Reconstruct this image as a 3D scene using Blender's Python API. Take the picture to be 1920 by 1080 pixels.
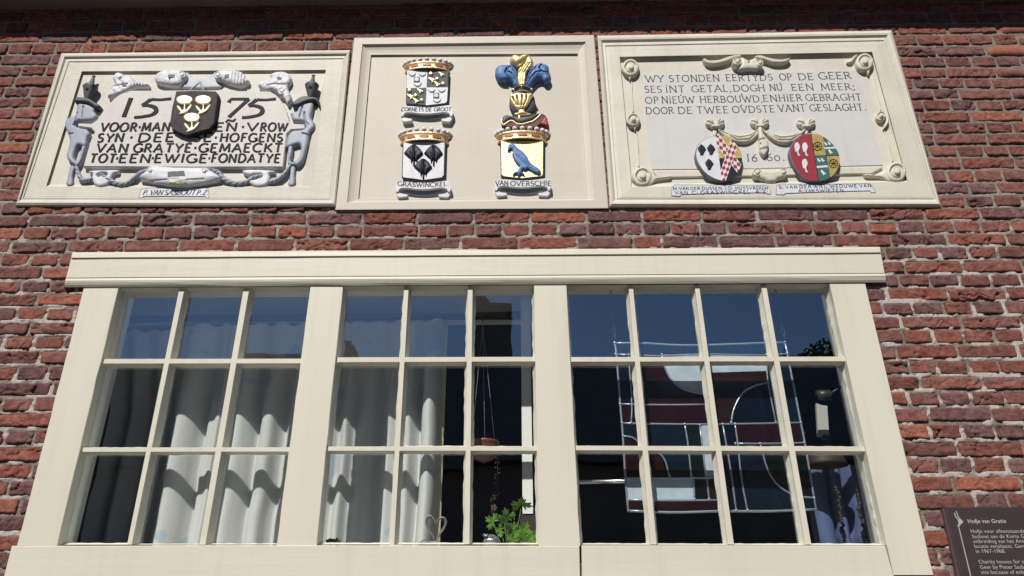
import bpy, bmesh, math, random
import numpy as np
from mathutils import Vector
random.seed(7); RNG = np.random.default_rng(7)
S = bpy.context.scene
COL = S.collection
for o in list(bpy.data.objects): bpy.data.objects.remove(o)

# ------------------------------------------------------------------ camera
PITCH, YAW, ROLL = 0.44641434, -0.00844883, -0.00345651
FOC, DIST, EYE = 1400.0, 2.4, 1.6           # focal length in photo pixels, metres to the facade, eye height
cp, sp, cy, sy = math.cos(PITCH), math.sin(PITCH), math.cos(YAW), math.sin(YAW)
FWD = np.array([sy*cp, cy*cp, sp]); RT = np.array([cy, -sy, 0.0]); UP = np.cross(RT, FWD)
cr, sr = math.cos(ROLL), math.sin(ROLL)
RT, UP = cr*RT+sr*UP, -sr*RT+cr*UP
cam = bpy.data.objects.new('camera', bpy.data.cameras.new('camera')); COL.objects.link(cam)
from mathutils import Matrix
cam.matrix_world = Matrix(((RT[0], UP[0], -FWD[0], 0), (RT[1], UP[1], -FWD[1], -DIST), (RT[2], UP[2], -FWD[2], EYE), (0, 0, 0, 1)))
cam.data.sensor_width = 36; cam.data.lens = 36*FOC/1920; cam.data.clip_start = .05; cam.data.clip_end = 500
S.camera = cam

# ------------------------------------------------------------------ light
SUN_TRAVEL = Vector((.35, 1.0, -1.0)).normalized()
SUN_EL = math.asin(-SUN_TRAVEL.z)
w = bpy.data.worlds.new('World'); S.world = w; w.use_nodes = True
nt = w.node_tree; bg = nt.nodes['Background']; sk = nt.nodes.new('ShaderNodeTexSky')
sk.sky_type = 'NISHITA'; sk.sun_disc = False; sk.sun_elevation = SUN_EL
sk.sun_rotation = math.atan2(-SUN_TRAVEL.x, -SUN_TRAVEL.y)   # clockwise from +Y
sk.air_density = 1.0; sk.dust_density = .15; sk.ozone_density = 4.5
nt.links.new(sk.outputs[0], bg.inputs[0]); bg.inputs[1].default_value = .05
sun = bpy.data.objects.new('sun', bpy.data.lights.new('sun', 'SUN')); COL.objects.link(sun)
sun.data.energy = 4.8; sun.data.angle = math.radians(.5); sun.data.color = (1, .95, .87)
sun.rotation_euler = SUN_TRAVEL.to_track_quat('-Z', 'Y').to_euler()
S.view_settings.view_transform = 'Standard'; S.view_settings.look = 'None'
S.view_settings.exposure = -.03; S.view_settings.gamma = 1

# ------------------------------------------------------------------ measuring: photo pixel -> point on the plane Y = y
def W(px, y=0.0):
    v = RT*(px[0]-960)/FOC + UP*(540-px[1])/FOC + FWD
    t = (DIST+y)/v[1]
    return Vector((v[0]*t, y, EYE+v[2]*t))
def Z(o, s, pts): return [(o[0]+x/s, o[1]+y/s) for x, y in pts]     # enlarged-detail coordinates -> photo pixels
DET = dict(one=((20, 80), 2.909), mid=((620, 50), 3.0), three=((1110, 40), 2.8657), za=((100, 120), 4.319), zb=((340, 120), 4.321),
           zc=((730, 90), 7.714), zd=((730, 230), 7.2), ze=((910, 90), 6.75), zf=((910, 225), 7.2), zg=((1150, 90), 4.154), zh=((1430, 90), 3.724),
           lead=((1040, 640), 2.7), sign=((1640, 900), 6.0), low=((560, 720), 3.0), left=((0, 440), 3.0))
def D(k, pts): return Z(*DET[k], pts)

# ------------------------------------------------------------------ materials
def mat(name, col, rough=.6, metal=0.0, bump=0.0, bscale=60, vary=0.0, vscale=6, spec=.35, detail=4, col2=None, vcontrast=(.35, .65), stretch=None, specks=0.0, tool=0.0):
    m = bpy.data.materials.new(name); m.use_nodes = True; n = m.node_tree.nodes; l = m.node_tree.links
    b = n['Principled BSDF']; b.inputs['Roughness'].default_value = rough; b.inputs['Metallic'].default_value = metal
    b.inputs['Specular IOR Level'].default_value = spec; b.inputs['Base Color'].default_value = (*col, 1)
    tc = n.new('ShaderNodeTexCoord')
    geo0 = n.new('ShaderNodeNewGeometry'); geo = geo0
    if stretch:
        geo = n.new('ShaderNodeVectorMath'); geo.operation = 'MULTIPLY'; geo.inputs[1].default_value = stretch; l.new(geo0.outputs['Position'], geo.inputs[0])
        geo.outputs[0].name = 'Position'
    if vary or col2:
        ns = n.new('ShaderNodeTexNoise'); ns.inputs['Scale'].default_value = vscale; ns.inputs['Detail'].default_value = 6
        l.new(geo.outputs[0], ns.inputs['Vector'])
        r = n.new('ShaderNodeValToRGB'); r.color_ramp.elements[0].position = vcontrast[0]; r.color_ramp.elements[1].position = vcontrast[1]
        c2 = col2 or tuple(c*(1-vary) for c in col)
        r.color_ramp.elements[0].color = (*c2, 1); r.color_ramp.elements[1].color = (*col, 1)
        l.new(ns.outputs['Fac'], r.inputs[0]); l.new(r.outputs[0], b.inputs['Base Color'])
        if specks:          # grime: small flecks and faint runs in the paint
            s1 = n.new('ShaderNodeTexNoise'); s1.inputs['Scale'].default_value = 75; s1.inputs['Detail'].default_value = 3; l.new(geo0.outputs['Position'], s1.inputs['Vector'])
            r1 = n.new('ShaderNodeValToRGB'); r1.color_ramp.elements[0].position = .69; r1.color_ramp.elements[1].position = .76; r1.color_ramp.elements[1].color = (specks,)*3+(1,); l.new(s1.outputs['Fac'], r1.inputs[0])
            mp = n.new('ShaderNodeVectorMath'); mp.operation = 'MULTIPLY'; mp.inputs[1].default_value = (34, 34, 2.2); l.new(geo0.outputs['Position'], mp.inputs[0])
            s2 = n.new('ShaderNodeTexNoise'); s2.inputs['Scale'].default_value = 1; s2.inputs['Detail'].default_value = 5; l.new(mp.outputs[0], s2.inputs['Vector'])
            r2 = n.new('ShaderNodeValToRGB'); r2.color_ramp.elements[0].position = .52; r2.color_ramp.elements[1].position = .85; r2.color_ramp.elements[1].color = (specks*.8,)*3+(1,); l.new(s2.outputs['Fac'], r2.inputs[0])
            ad = n.new('ShaderNodeMath'); ad.operation = 'ADD'; ad.use_clamp = True; l.new(r1.outputs[0], ad.inputs[0]); l.new(r2.outputs[0], ad.inputs[1])
            mx = n.new('ShaderNodeMix'); mx.data_type = 'RGBA'; mx.inputs[7].default_value = (col[0]*.45, col[1]*.40, col[2]*.33, 1); l.new(ad.outputs[0], mx.inputs[0]); l.new(r.outputs[0], mx.inputs[6]); l.new(mx.outputs[2], b.inputs['Base Color'])
    if bump:
        ns = n.new('ShaderNodeTexNoise'); ns.inputs['Scale'].default_value = bscale; ns.inputs['Detail'].default_value = detail
        l.new(geo.outputs[0], ns.inputs['Vector'])
        bp = n.new('ShaderNodeBump'); bp.inputs['Strength'].default_value = bump; bp.inputs['Distance'].default_value = .004
        l.new(ns.outputs['Fac'], bp.inputs['Height']); l.new(bp.outputs[0], b.inputs['Normal'])
        if tool:            # the mason's comb: shallow parallel strokes
            wv = n.new('ShaderNodeTexWave'); wv.bands_direction = 'Z'; wv.inputs['Scale'].default_value = 38; wv.inputs['Distortion'].default_value = 3.5; wv.inputs['Detail'].default_value = 3; l.new(geo0.outputs['Position'], wv.inputs['Vector'])
            b2 = n.new('ShaderNodeBump'); b2.inputs['Strength'].default_value = tool; b2.inputs['Distance'].default_value = .003; l.new(wv.outputs['Fac'], b2.inputs['Height']); l.new(bp.outputs[0], b2.inputs['Normal']); l.new(b2.outputs[0], b.inputs['Normal'])
    return m
M = {}
M['cream'] = mat('cream_paint', (.655, .620, .530), .5, bump=.16, bscale=38, vary=.08, vscale=5, specks=.35)
M['cream_h'] = mat('cream_paint_brushed_across', (.655, .620, .530), .46, bump=.13, bscale=60, vary=.05, vscale=7, stretch=(.10, 1, 1), specks=.20)
M['cream_v'] = mat('cream_paint_brushed_down', (.655, .620, .530), .46, bump=.13, bscale=60, vary=.05, vscale=7, stretch=(1, 1, .10), specks=.20)
M['tooled'] = mat('tooled_cream_stone', (.655, .622, .545), .55, bump=.22, bscale=50, vary=.09, vscale=7, specks=.24, tool=.06)
M['stone'] = mat('painted_stone', (.63, .60, .53), .55, bump=.28, bscale=42, vary=.10, vscale=7, specks=.26, tool=.07)
M['board'] = mat('painted_board', (.585, .54, .475), .55, bump=.14, bscale=40, vary=.05, vscale=6, stretch=(.2, 1, 1), specks=.10)
M['tablet'] = mat('off_white_paint', (.61, .59, .565), .55, bump=.22, bscale=60, vary=.08, vscale=9, specks=.35)
M['whitetab'] = mat('white_lettering_ground', (.60, .59, .585), .55, bump=.14, bscale=60, vary=.04, vscale=9, specks=.22)
M['white'] = mat('white_gloss_paint', (.68, .69, .74), .5, bump=.2, bscale=70, vary=.10, vscale=20, specks=.45)
M['bluegrey'] = mat('blue_grey_paint', (.36, .39, .48), .5, bump=.2, bscale=70, vary=.14, vscale=20, specks=.4)
M['palegrey'] = mat('pale_grey_paint', (.50, .52, .58), .5, bump=.2, bscale=70, vary=.12, vscale=25)
M['darkgrey'] = mat('dark_grey_paint', (.095, .098, .115), .55, bump=.12, bscale=70, vary=.2, vscale=25)
M['black'] = mat('black_paint', (.012, .012, .014), .6, bump=.15, bscale=90, spec=.15)
M['ink'] = mat('black_ink', (.02, .02, .022), .6)
M['grey_ink'] = mat('worn_ink', (.045, .045, .047), .6, vary=.3, vscale=60)
M['navy'] = mat('navy_black_paint', (.009, .012, .026), .5, spec=.25, bump=.15, bscale=90)
M['blue_ink'] = mat('blue_ink', (.03, .045, .12), .6)
M['shieldbrown'] = mat('brown_black_paint', (.058, .046, .05), .62, spec=.18, bump=.3, bscale=80, vary=.45, vscale=40)
M['gold'] = mat('gold_leaf', (.95, .76, .42), .38, metal=.55, bump=.5, bscale=140, vary=.15, vscale=60)
M['goldpale'] = mat('bright_gold_leaf', (1.0, .84, .46), .38, metal=.25, bump=.3, bscale=120, vary=.18, vscale=60)
M['golddull'] = mat('dull_gold_leaf', (.58, .43, .15), .4, metal=.35, bump=.4, bscale=160, vary=.25, vscale=70)
M['goldwhite'] = mat('gold_painted_glint', (1.0, .90, .64), .4, metal=.1, bump=.3, bscale=100)  # sun glint on the gilded flowers put into the near-white base colour
M['red'] = mat('red_paint', (.33, .045, .04), .4, vary=.15, vscale=40)
M['redfield'] = mat('crimson_paint', (.32, .04, .055), .4, vary=.1, vscale=40)
M['terracotta'] = mat('terracotta_paint', (.42, .13, .075), .4)
M['green'] = mat('sea_green_paint', (.055, .15, .14), .4, vary=.1, vscale=40)
M['blue'] = mat('blue_paint', (.11, .23, .50), .5, bump=.3, bscale=70, vary=.3, vscale=35)
M['slate'] = mat('slate_grey_paint', (.085, .095, .115), .58, spec=.2, bump=.15, bscale=70, vary=.15, vscale=30)
M['pearl'] = mat('pearl_white', (.74, .73, .76), .4)
M['steelgrey'] = mat('helmet_grey', (.125, .135, .155), .5, spec=.3, bump=.15, bscale=70, vary=.2, vscale=30)
M['shieldside'] = mat('shield_rim_grey', (.17, .18, .21), .6, vary=.15)
M['lining'] = mat('dark_red_lining', (.10, .012, .022), .5)
M['eave'] = mat('brown_soffit_paint', (.22, .17, .14), .6, bump=.2, bscale=20, vary=.15)
M['signplate'] = mat('brown_enamel', (.058, .042, .046), .35, vary=.12, vscale=20)
M['signedge'] = mat('sign_edge', (.085, .062, .066), .35)
M['signink'] = mat('white_print', (.40, .39, .40), .5)
M['cloth'] = None
M['lead'] = mat('lead_came', (.34, .38, .45), .36, metal=.7, bump=.2, bscale=120)
M['steel'] = mat('dull_steel', (.55, .56, .58), .3, metal=.9)
M['copper'] = mat('copper', (.22, .085, .055), .45, metal=.3, vary=.3, vscale=40)
M['cord'] = mat('white_cord', (.34, .33, .31), .7)
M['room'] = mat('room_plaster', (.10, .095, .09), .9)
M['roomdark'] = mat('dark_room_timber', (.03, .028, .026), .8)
M['roomwhite'] = mat('white_reveal', (.72, .71, .69), .6, bump=.1)
M['leaf'] = mat('geranium_leaf', (.15, .33, .045), .5, vary=.45, vscale=40, bump=.3, bscale=120)
M['leafdark'] = mat('dark_leaf', (.03, .08, .02), .5, vary=.3, vscale=40)
M['stem'] = mat('stem_green', (.10, .16, .05), .6)
M['brown'] = mat('dark_brown', (.03, .022, .018), .6)
M['bluecloth'] = mat('blue_cloth', (.085, .12, .25), .85, bump=.4, bscale=260, vary=.12, vscale=12)
M['dimgrey'] = mat('dim_metal', (.05, .05, .053), .4, metal=.3)
M['pavement'] = mat('clinker_pavement', (.115, .105, .10), .8, bump=.5, bscale=14, vary=.3, vscale=6)
M['farwall'] = mat('shaded_house_brick', (.17, .145, .13), .85, bump=.3, bscale=20, vary=.2, vscale=3)
M['farroof'] = mat('dark_roof_tile', (.15, .14, .135), .8, vary=.2, vscale=5)
M['farglass'] = mat('far_window', (.015, .018, .022), .15)
M['farframe'] = mat('far_frame', (.3, .29, .26), .6)

def opal(name, col, rough=.2, trans=.0):
    m = mat(name, col, rough, vary=.18, vscale=22, bump=.1, bscale=40); return m
M['g_white'] = opal('opal_white_glass', (.42, .50, .58)); M['g_red'] = opal('dark_red_glass', (.018, .004, .005)); M['g_brown'] = opal('rust_glass', (.022, .007, .005))
M['g_blue'] = opal('deep_blue_glass', (.003, .005, .014)); M['g_teal'] = opal('teal_glass', (.004, .010, .020)); M['g_green'] = opal('bottle_green_glass', (.003, .009, .006)); M['g_amber'] = opal('amber_glass', (.035, .014, .004))

def cloth_mat():
    m = mat('curtain_cotton', (.66, .67, .66), .9, bump=.35, bscale=420, vary=.14, vscale=9, stretch=(1, 1, .12))
    n = m.node_tree.nodes; l = m.node_tree.links; b = n['Principled BSDF']
    src = b.inputs['Base Color'].links[0].from_socket; g2 = n.new('ShaderNodeNewGeometry'); pn = n.new('ShaderNodeTexNoise'); pn.inputs['Scale'].default_value = 7; pn.inputs['Detail'].default_value = 1; l.new(g2.outputs['Position'], pn.inputs['Vector'])
    pr = n.new('ShaderNodeValToRGB'); pr.color_ramp.elements[0].position = .69; pr.color_ramp.elements[1].position = .71; pr.color_ramp.elements[1].color = (.55, .55, .55, 1); l.new(pn.outputs['Fac'], pr.inputs[0])
    pm = n.new('ShaderNodeMix'); pm.data_type = 'RGBA'; pm.inputs[7].default_value = (.30, .45, .60, 1); l.new(pr.outputs[0], pm.inputs[0]); l.new(src, pm.inputs[6]); l.new(pm.outputs[2], b.inputs['Base Color'])
    tr = n.new('ShaderNodeBsdfTranslucent'); tr.inputs[0].default_value = (.55, .54, .50, 1)
    mx = n.new('ShaderNodeMixShader'); mx.inputs[0].default_value = .15
    l.new(b.outputs[0], mx.inputs[1]); l.new(tr.outputs[0], mx.inputs[2]); l.new(mx.outputs[0], n['Material Output'].inputs[0]); return m
M['cloth'] = cloth_mat()

def glass_mat():
    m = bpy.data.materials.new('old_window_glass'); m.use_nodes = True; n = m.node_tree.nodes; l = m.node_tree.links
    n.remove(n['Principled BSDF'])
    geo = n.new('ShaderNodeNewGeometry'); ns = n.new('ShaderNodeTexNoise'); ns.inputs['Scale'].default_value = 7; ns.inputs['Detail'].default_value = 1
    l.new(geo.outputs[0], ns.inputs['Vector'])
    bp = n.new('ShaderNodeBump'); bp.inputs['Strength'].default_value = .07; bp.inputs['Distance'].default_value = .005; l.new(ns.outputs['Fac'], bp.inputs['Height'])
    gl = n.new('ShaderNodeBsdfGlossy'); gl.inputs['Roughness'].default_value = .0; gl.inputs['Color'].default_value = (.80, .90, 1, 1); l.new(bp.outputs[0], gl.inputs['Normal'])
    tr = n.new('ShaderNodeBsdfTransparent'); tr.inputs[0].default_value = (.93, .955, .95, 1)
    lw = n.new('ShaderNodeLayerWeight'); lw.inputs['Blend'].default_value = .5; l.new(bp.outputs[0], lw.inputs['Normal'])
    pw = n.new('ShaderNodeMath'); pw.operation = 'POWER'; pw.inputs[1].default_value = 5; l.new(lw.outputs['Facing'], pw.inputs[0])
    mu = n.new('ShaderNodeMath'); mu.operation = 'MULTIPLY_ADD'; mu.inputs[1].default_value = .85; mu.inputs[2].default_value = .36; mu.use_clamp = True; l.new(pw.outputs[0], mu.inputs[0])
    mx = n.new('ShaderNodeMixShader'); l.new(mu.outputs[0], mx.inputs[0]); l.new(gl.outputs[0], mx.inputs[2])
    ad = n.new('ShaderNodeAddShader'); l.new(mx.outputs[0], ad.inputs[0]); l.new(tr.outputs[0], ad.inputs[1]); l.new(ad.outputs[0], n['Material Output'].inputs[0]); return m
M['glass'] = glass_mat()

def brick_mat():
    m = bpy.data.materials.new('hand_moulded_brick'); m.use_nodes = True; n = m.node_tree.nodes; l = m.node_tree.links
    b = n['Principled BSDF']; b.inputs['Roughness'].default_value = .85; b.inputs['Specular IOR Level'].default_value = .25
    at = n.new('ShaderNodeAttribute'); at.attribute_name = 'tone'; geo = n.new('ShaderNodeNewGeometry')
    def noise(scale, det, rough=.6):
        a = n.new('ShaderNodeTexNoise'); a.inputs['Scale'].default_value = scale; a.inputs['Detail'].default_value = det; a.inputs['Roughness'].default_value = rough
        l.new(geo.outputs['Position'], a.inputs['Vector']); return a
    a = noise(38, 6); r = n.new('ShaderNodeValToRGB'); r.color_ramp.elements[0].position = .3; r.color_ramp.elements[0].color = (.55, .55, .6, 1); r.color_ramp.elements[1].position = .68; r.color_ramp.elements[1].color = (1.25, 1.2, 1.15, 1)
    l.new(a.outputs['Fac'], r.inputs[0])
    mx = n.new('ShaderNodeMix'); mx.data_type = 'RGBA'; mx.blend_type = 'MULTIPLY'; mx.inputs[0].default_value = 1
    l.new(at.outputs['Color'], mx.inputs[6]); l.new(r.outputs[0], mx.inputs[7])
    # pale lime bloom
    c = noise(16, 8, .7); r2 = n.new('ShaderNodeValToRGB'); r2.color_ramp.elements[0].position = .50; r2.color_ramp.elements[1].position = .78
    r2.color_ramp.elements[1].color = (.42, .42, .42, 1); l.new(c.outputs['Fac'], r2.inputs[0])
    m2 = n.new('ShaderNodeMix'); m2.data_type = 'RGBA'; m2.inputs[7].default_value = (.30, .25, .24, 1)
    l.new(r2.outputs[0], m2.inputs[0]); l.new(mx.outputs[2], m2.inputs[6]); l.new(m2.outputs[2], b.inputs['Base Color'])
    d = noise(170, 8, .7); bp = n.new('ShaderNodeBump'); bp.inputs['Strength'].default_value = .85; bp.inputs['Distance'].default_value = .005
    l.new(d.outputs['Fac'], bp.inputs['Height']); l.new(bp.outputs[0], b.inputs['Normal']); return m
M['brick'] = brick_mat()
def mortar_mat():
    m = mat('lime_mortar', (.20, .175, .155), .95, bump=.7, bscale=160, detail=8)
    n = m.node_tree.nodes; l = m.node_tree.links; b = n['Principled BSDF']
    at = n.new('ShaderNodeAttribute'); at.attribute_name = 'tone'
    geo = n.new('ShaderNodeNewGeometry'); a = n.new('ShaderNodeTexNoise'); a.inputs['Scale'].default_value = 90; a.inputs['Detail'].default_value = 6
    l.new(geo.outputs['Position'], a.inputs['Vector']); r = n.new('ShaderNodeValToRGB'); r.color_ramp.elements[0].position = .3; r.color_ramp.elements[0].color = (.7, .7, .7, 1); r.color_ramp.elements[1].position = .7; r.color_ramp.elements[1].color = (1.15, 1.15, 1.15, 1)
    l.new(a.outputs['Fac'], r.inputs[0]); mx = n.new('ShaderNodeMix'); mx.data_type = 'RGBA'; mx.blend_type = 'MULTIPLY'; mx.inputs[0].default_value = 1
    l.new(at.outputs['Color'], mx.inputs[6]); l.new(r.outputs[0], mx.inputs[7]); l.new(mx.outputs[2], b.inputs['Base Color']); return m
M['mortar'] = mortar_mat()

# ------------------------------------------------------------------ object helpers
def link(name, me, m=None, parent=None):
    o = bpy.data.objects.new(name, me); COL.objects.link(o)
    if m is not None:
        for k in (m if isinstance(m, (list, tuple)) else [m]): me.materials.append(M[k] if isinstance(k, str) else k)
    if parent is not None: o.parent = parent; o.matrix_parent_inverse = parent.matrix_world.inverted()
    return o
def tag(o, label, cat, group=None):
    o['label'] = label; o['category'] = cat
    if group: o['group'] = group
    return o
def thing(name, label, cat, loc, group=None):
    o = bpy.data.objects.new(name, None); COL.objects.link(o); o.location = loc; o.empty_display_size = .05
    o.matrix_world = Matrix.Translation(loc)
    return tag(o, label, cat, group)
def struct(o): o['kind'] = 'structure'; return o

class MB:                                     # collects shapes into ONE mesh
    def __init__(s): s.v = []; s.f = []; s.mi = []; s.sm = []
    def add(s, v, f, mi=0, smooth=False):
        k = len(s.v); s.v += [tuple(p) for p in v]; s.f += [[i+k for i in q] for q in f]; s.mi += [mi]*len(f); s.sm += [smooth]*len(f); return s
    def box(s, x0, x1, y0, y1, z0, z1, mi=0):
        v = [(x, y, z) for z in (z0, z1) for y in (y0, y1) for x in (x0, x1)]
        return s.add(v, [[0, 2, 3, 1], [4, 5, 7, 6], [0, 1, 5, 4], [2, 6, 7, 3], [0, 4, 6, 2], [1, 3, 7, 5]], mi)
    def build(s, name, m, parent=None):
        me = bpy.data.meshes.new(name); me.from_pydata(s.v, [], s.f)
        me.polygons.foreach_set('material_index', s.mi); me.polygons.foreach_set('use_smooth', s.sm); me.update()
        bm = bmesh.new(); bm.from_mesh(me); bmesh.ops.recalc_face_normals(bm, faces=bm.faces); bm.to_mesh(me); bm.free()
        return link(name, me, m, parent)
    # prism: polygon of points on its front plane (list of Vector), thickness to the rear, bevelled rim
    def prism(s, pts, yb, bev=0.0, mi=0, side_mi=None, yf=None):
        n = len(pts); yf = pts[0].y if yf is None else yf; side_mi = mi if side_mi is None else side_mi
        cx = sum(p.x for p in pts)/n; cz = sum(p.z for p in pts)/n
        area = sum(pts[i].x*pts[(i+1) % n].z-pts[(i+1) % n].x*pts[i].z for i in range(n))
        sg = 1 if area > 0 else -1
        ins = []
        for i in range(n):
            a = pts[i-1]; b = pts[i]; c = pts[(i+1) % n]
            d1 = Vector((b.x-a.x, b.z-a.z)); d2 = Vector((c.x-b.x, c.z-b.z))
            if d1.length < 1e-9: d1 = d2
            if d2.length < 1e-9: d2 = d1
            d1.normalize(); d2.normalize()
            nn = Vector((-(d1.y+d2.y), d1.x+d2.x))*sg
            if nn.length < 1e-6: nn = Vector((-d1.y, d1.x))*sg
            nn.normalize(); k = min(1/max(.35, abs(nn.dot(Vector((-d1.y, d1.x))))), 2.0)
            ins.append((b.x+nn.x*bev*k, b.z+nn.y*bev*k))
        v = [(p.x, yb, p.z) for p in pts]
        f = []
        if bev > 0:
            v += [(p.x, yf+bev, p.z) for p in pts]+[(a, yf, b) for a, b in ins]
            s.add(v, [[i, (i+1) % n, n+(i+1) % n, n+i] for i in range(n)], side_mi)
            k = len(s.v)-3*n
            s.f += [[k+n+i, k+n+(i+1) % n, k+2*n+(i+1) % n, k+2*n+i] for i in range(n)]; s.mi += [side_mi]*n; s.sm += [False]*n
            s.f.append([k+2*n+i for i in range(n)]); s.mi.append(mi); s.sm.append(False)
        else:
            v += [(p.x, yf, p.z) for p in pts]
            s.add(v, [[i, (i+1) % n, n+(i+1) % n, n+i] for i in range(n)], side_mi)
            k = len(s.v)-2*n; s.f.append([k+n+i for i in range(n)]); s.mi.append(mi); s.sm.append(False)
        return s
    def tube(s, pts, r, seg=8, mi=0, rf=None, caps=True):
        pts = [Vector(p) for p in pts]; n = len(pts); rings = []
        for i, p in enumerate(pts):
            t = (pts[min(i+1, n-1)]-pts[max(i-1, 0)]).normalized()
            a = t.cross(Vector((0, 1, 0)));  a = a if a.length > .05 else t.cross(Vector((1, 0, 0))); a.normalize(); b = t.cross(a)
            rr = r if rf is None else rf(i/(n-1))*r
            rings.append([p+(a*math.cos(2*math.pi*k/seg)+b*math.sin(2*math.pi*k/seg))*rr for k in range(seg)])
        v = [q for ring in rings for q in ring]
        f = [[i*seg+k, i*seg+(k+1) % seg, (i+1)*seg+(k+1) % seg, (i+1)*seg+k] for i in range(n-1) for k in range(seg)]
        if caps: f += [list(range(seg)), [(n-1)*seg+k for k in range(seg)]]
        return s.add(v, f, mi, True)
    def ball(s, c, r, sy=1.0, seg=12, mi=0, sz=1.0):
        c = Vector(c); rows = seg//2; v = []; f = []
        for i in range(rows+1):
            th = math.pi*i/rows
            for k in range(seg):
                ph = 2*math.pi*k/seg; v.append((c.x+r*math.sin(th)*math.cos(ph), c.y+r*sy*math.sin(th)*math.sin(ph), c.z+r*sz*math.cos(th)))
        for i in range(rows):
            for k in range(seg): f.append([i*seg+k, i*seg+(k+1) % seg, (i+1)*seg+(k+1) % seg, (i+1)*seg+k])
        return s.add(v, f, mi, True)

def smooth_closed(pts, n=4):
    pts = np.array(pts, float); m = len(pts); out = []
    for i in range(m):
        p0, p1, p2, p3 = pts[i-1], pts[i], pts[(i+1) % m], pts[(i+2) % m]
        for k in range(n):
            t = k/n; out.append(tuple(.5*((2*p1)+(p2-p0)*t+(2*p0-5*p1+4*p2-p3)*t*t+(3*p1-p0-3*p2+p3)*t**3)))
    return out
def smooth_open(pts, n=6):
    pts = np.array(pts, float); pts = np.vstack([2*pts[0]-pts[1], pts, 2*pts[-1]-pts[-2]]); out = []
    for i in range(1, len(pts)-2):
        p0, p1, p2, p3 = pts[i-1:i+3]
        for k in range(n):
            t = k/n; out.append(tuple(.5*((2*p1)+(p2-p0)*t+(2*p0-5*p1+4*p2-p3)*t*t+(3*p1-p0-3*p2+p3)*t**3)))
    out.append(tuple(pts[-2])); return out

def vnoise(x, y, seed=0):
    xi = np.floor(x).astype(np.int64); yi = np.floor(y).astype(np.int64); fx = x-xi; fy = y-yi
    fx = fx*fx*(3-2*fx); fy = fy*fy*(3-2*fy)
    def h(a, b):
        q = (a*374761393+b*668265263+seed*974634721) & 0x7fffffff; q = ((q ^ (q >> 13))*1274126177) & 0x7fffffff
        return ((q ^ (q >> 16)) & 0xffff)/65535.0
    return (h(xi, yi)*(1-fx)+h(xi+1, yi)*fx)*(1-fy)+(h(xi, yi+1)*(1-fx)+h(xi+1, yi+1)*fx)*fy
def fbm(x, y, o=4, seed=0):
    r = 0; a = .5
    for i in range(o): r = r+a*vnoise(x, y, seed+i*17); x = x*2.03; y = y*2.03; a *= .5
    return r/(1-.5**o)

def seg_dist(P, A, B):
    d = B-A; L = max((d*d).sum(), 1e-12); t = np.clip(((P-A)@d)/L, 0, 1)
    return np.hypot(*(P-(A+t[:, None]*d)).T), t
# relief: a carved form standing on the plane y0. outline in photo pixels; H height, R how far the rounding reaches in from the rim
RS = [1.0]
def relief(mb, outline, y0, H, R=.012, res=.0022, grooves=(), ridges=(), mi=0, smooth=3, lump=0.0, hf=None, edge=.5):
    H *= RS[0]; grooves = [(p, max(a, .0022), b*RS[0]*1.35) if res >= .0018 else (p, a, b*RS[0]) for p, a, b in grooves]; lump *= RS[0]
    if smooth: outline = smooth_closed(outline, smooth)
    ym = y0-H*.6
    P = np.array([(W(q, ym).x, W(q, ym).z) for q in outline])
    x0, z0 = P.min(0)-res*1.5; x1, z1 = P.max(0)+res*1.5
    nx = int((x1-x0)/res)+2; nz = int((z1-z0)/res)+2
    gx, gz = np.meshgrid(x0+np.arange(nx)*res, z0+np.arange(nz)*res, indexing='ij')
    G = np.stack([gx.ravel(), gz.ravel()], 1)
    ins = np.zeros(len(G), bool); dist = np.full(len(G), 1e9); near = G.copy(); n = len(P)
    for i in range(n):
        a = P[i]; b = P[(i+1) % n]
        c = ((a[1] > G[:, 1]) != (b[1] > G[:, 1]))
        with np.errstate(divide='ignore', invalid='ignore'):
            xx = (b[0]-a[0])*(G[:, 1]-a[1])/(b[1]-a[1])+a[0]
        ins ^= c & (G[:, 0] < xx)
        d, t = seg_dist(G, a, b); k = d < dist; dist[k] = d[k]; near[k] = a+t[k, None]*(b-a)
    h = H*(edge+(1-edge)*np.sqrt(np.clip(1-(1-np.clip(dist/R, 0, 1))**2, 0, 1)))
    def poly_d(pts):
        Q = np.array([(W(q, ym).x, W(q, ym).z) for q in pts]); dd = np.full(len(G), 1e9)
        for i in range(len(Q)-1): dd = np.minimum(dd, seg_dist(G, Q[i], Q[i+1])[0])
        return dd
    for pts, wd, dp in grooves: h = h-dp*np.exp(-(poly_d(pts)/wd)**2)
    for pts, wd, dp in ridges: h = h+dp*np.exp(-(poly_d(pts)/wd)**2)
    if lump: h = h+lump*(fbm(G[:, 0]*60, G[:, 1]*60, 3, 5)-.5)
    if hf is not None: h = h*hf(G)
    h = np.maximum(h, H*.06)
    use = ins.reshape(nx, nz)
    touch = np.zeros_like(use)
    cell = (use[:-1, :-1] | use[1:, :-1] | use[:-1, 1:] | use[1:, 1:])
    touch[:-1, :-1] |= cell; touch[1:, :-1] |= cell; touch[:-1, 1:] |= cell; touch[1:, 1:] |= cell
    idx = -np.ones(nx*nz, int); sel = np.flatnonzero(touch.ravel()); idx[sel] = np.arange(len(sel))
    rim = ~ins[sel]; X = np.where(rim, near[sel, 0], G[sel, 0]); Zc = np.where(rim, near[sel, 1], G[sel, 1])
    Y = y0-np.where(rim, 0, h[sel])
    ci, cj = np.nonzero(cell); a = idx[ci*nz+cj]; b = idx[(ci+1)*nz+cj]; c = idx[(ci+1)*nz+cj+1]; d = idx[ci*nz+cj+1]
    mb.add(list(zip(X, Y, Zc)), np.stack([a, b, c, d], 1).tolist(), mi, True)
    return mb
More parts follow.
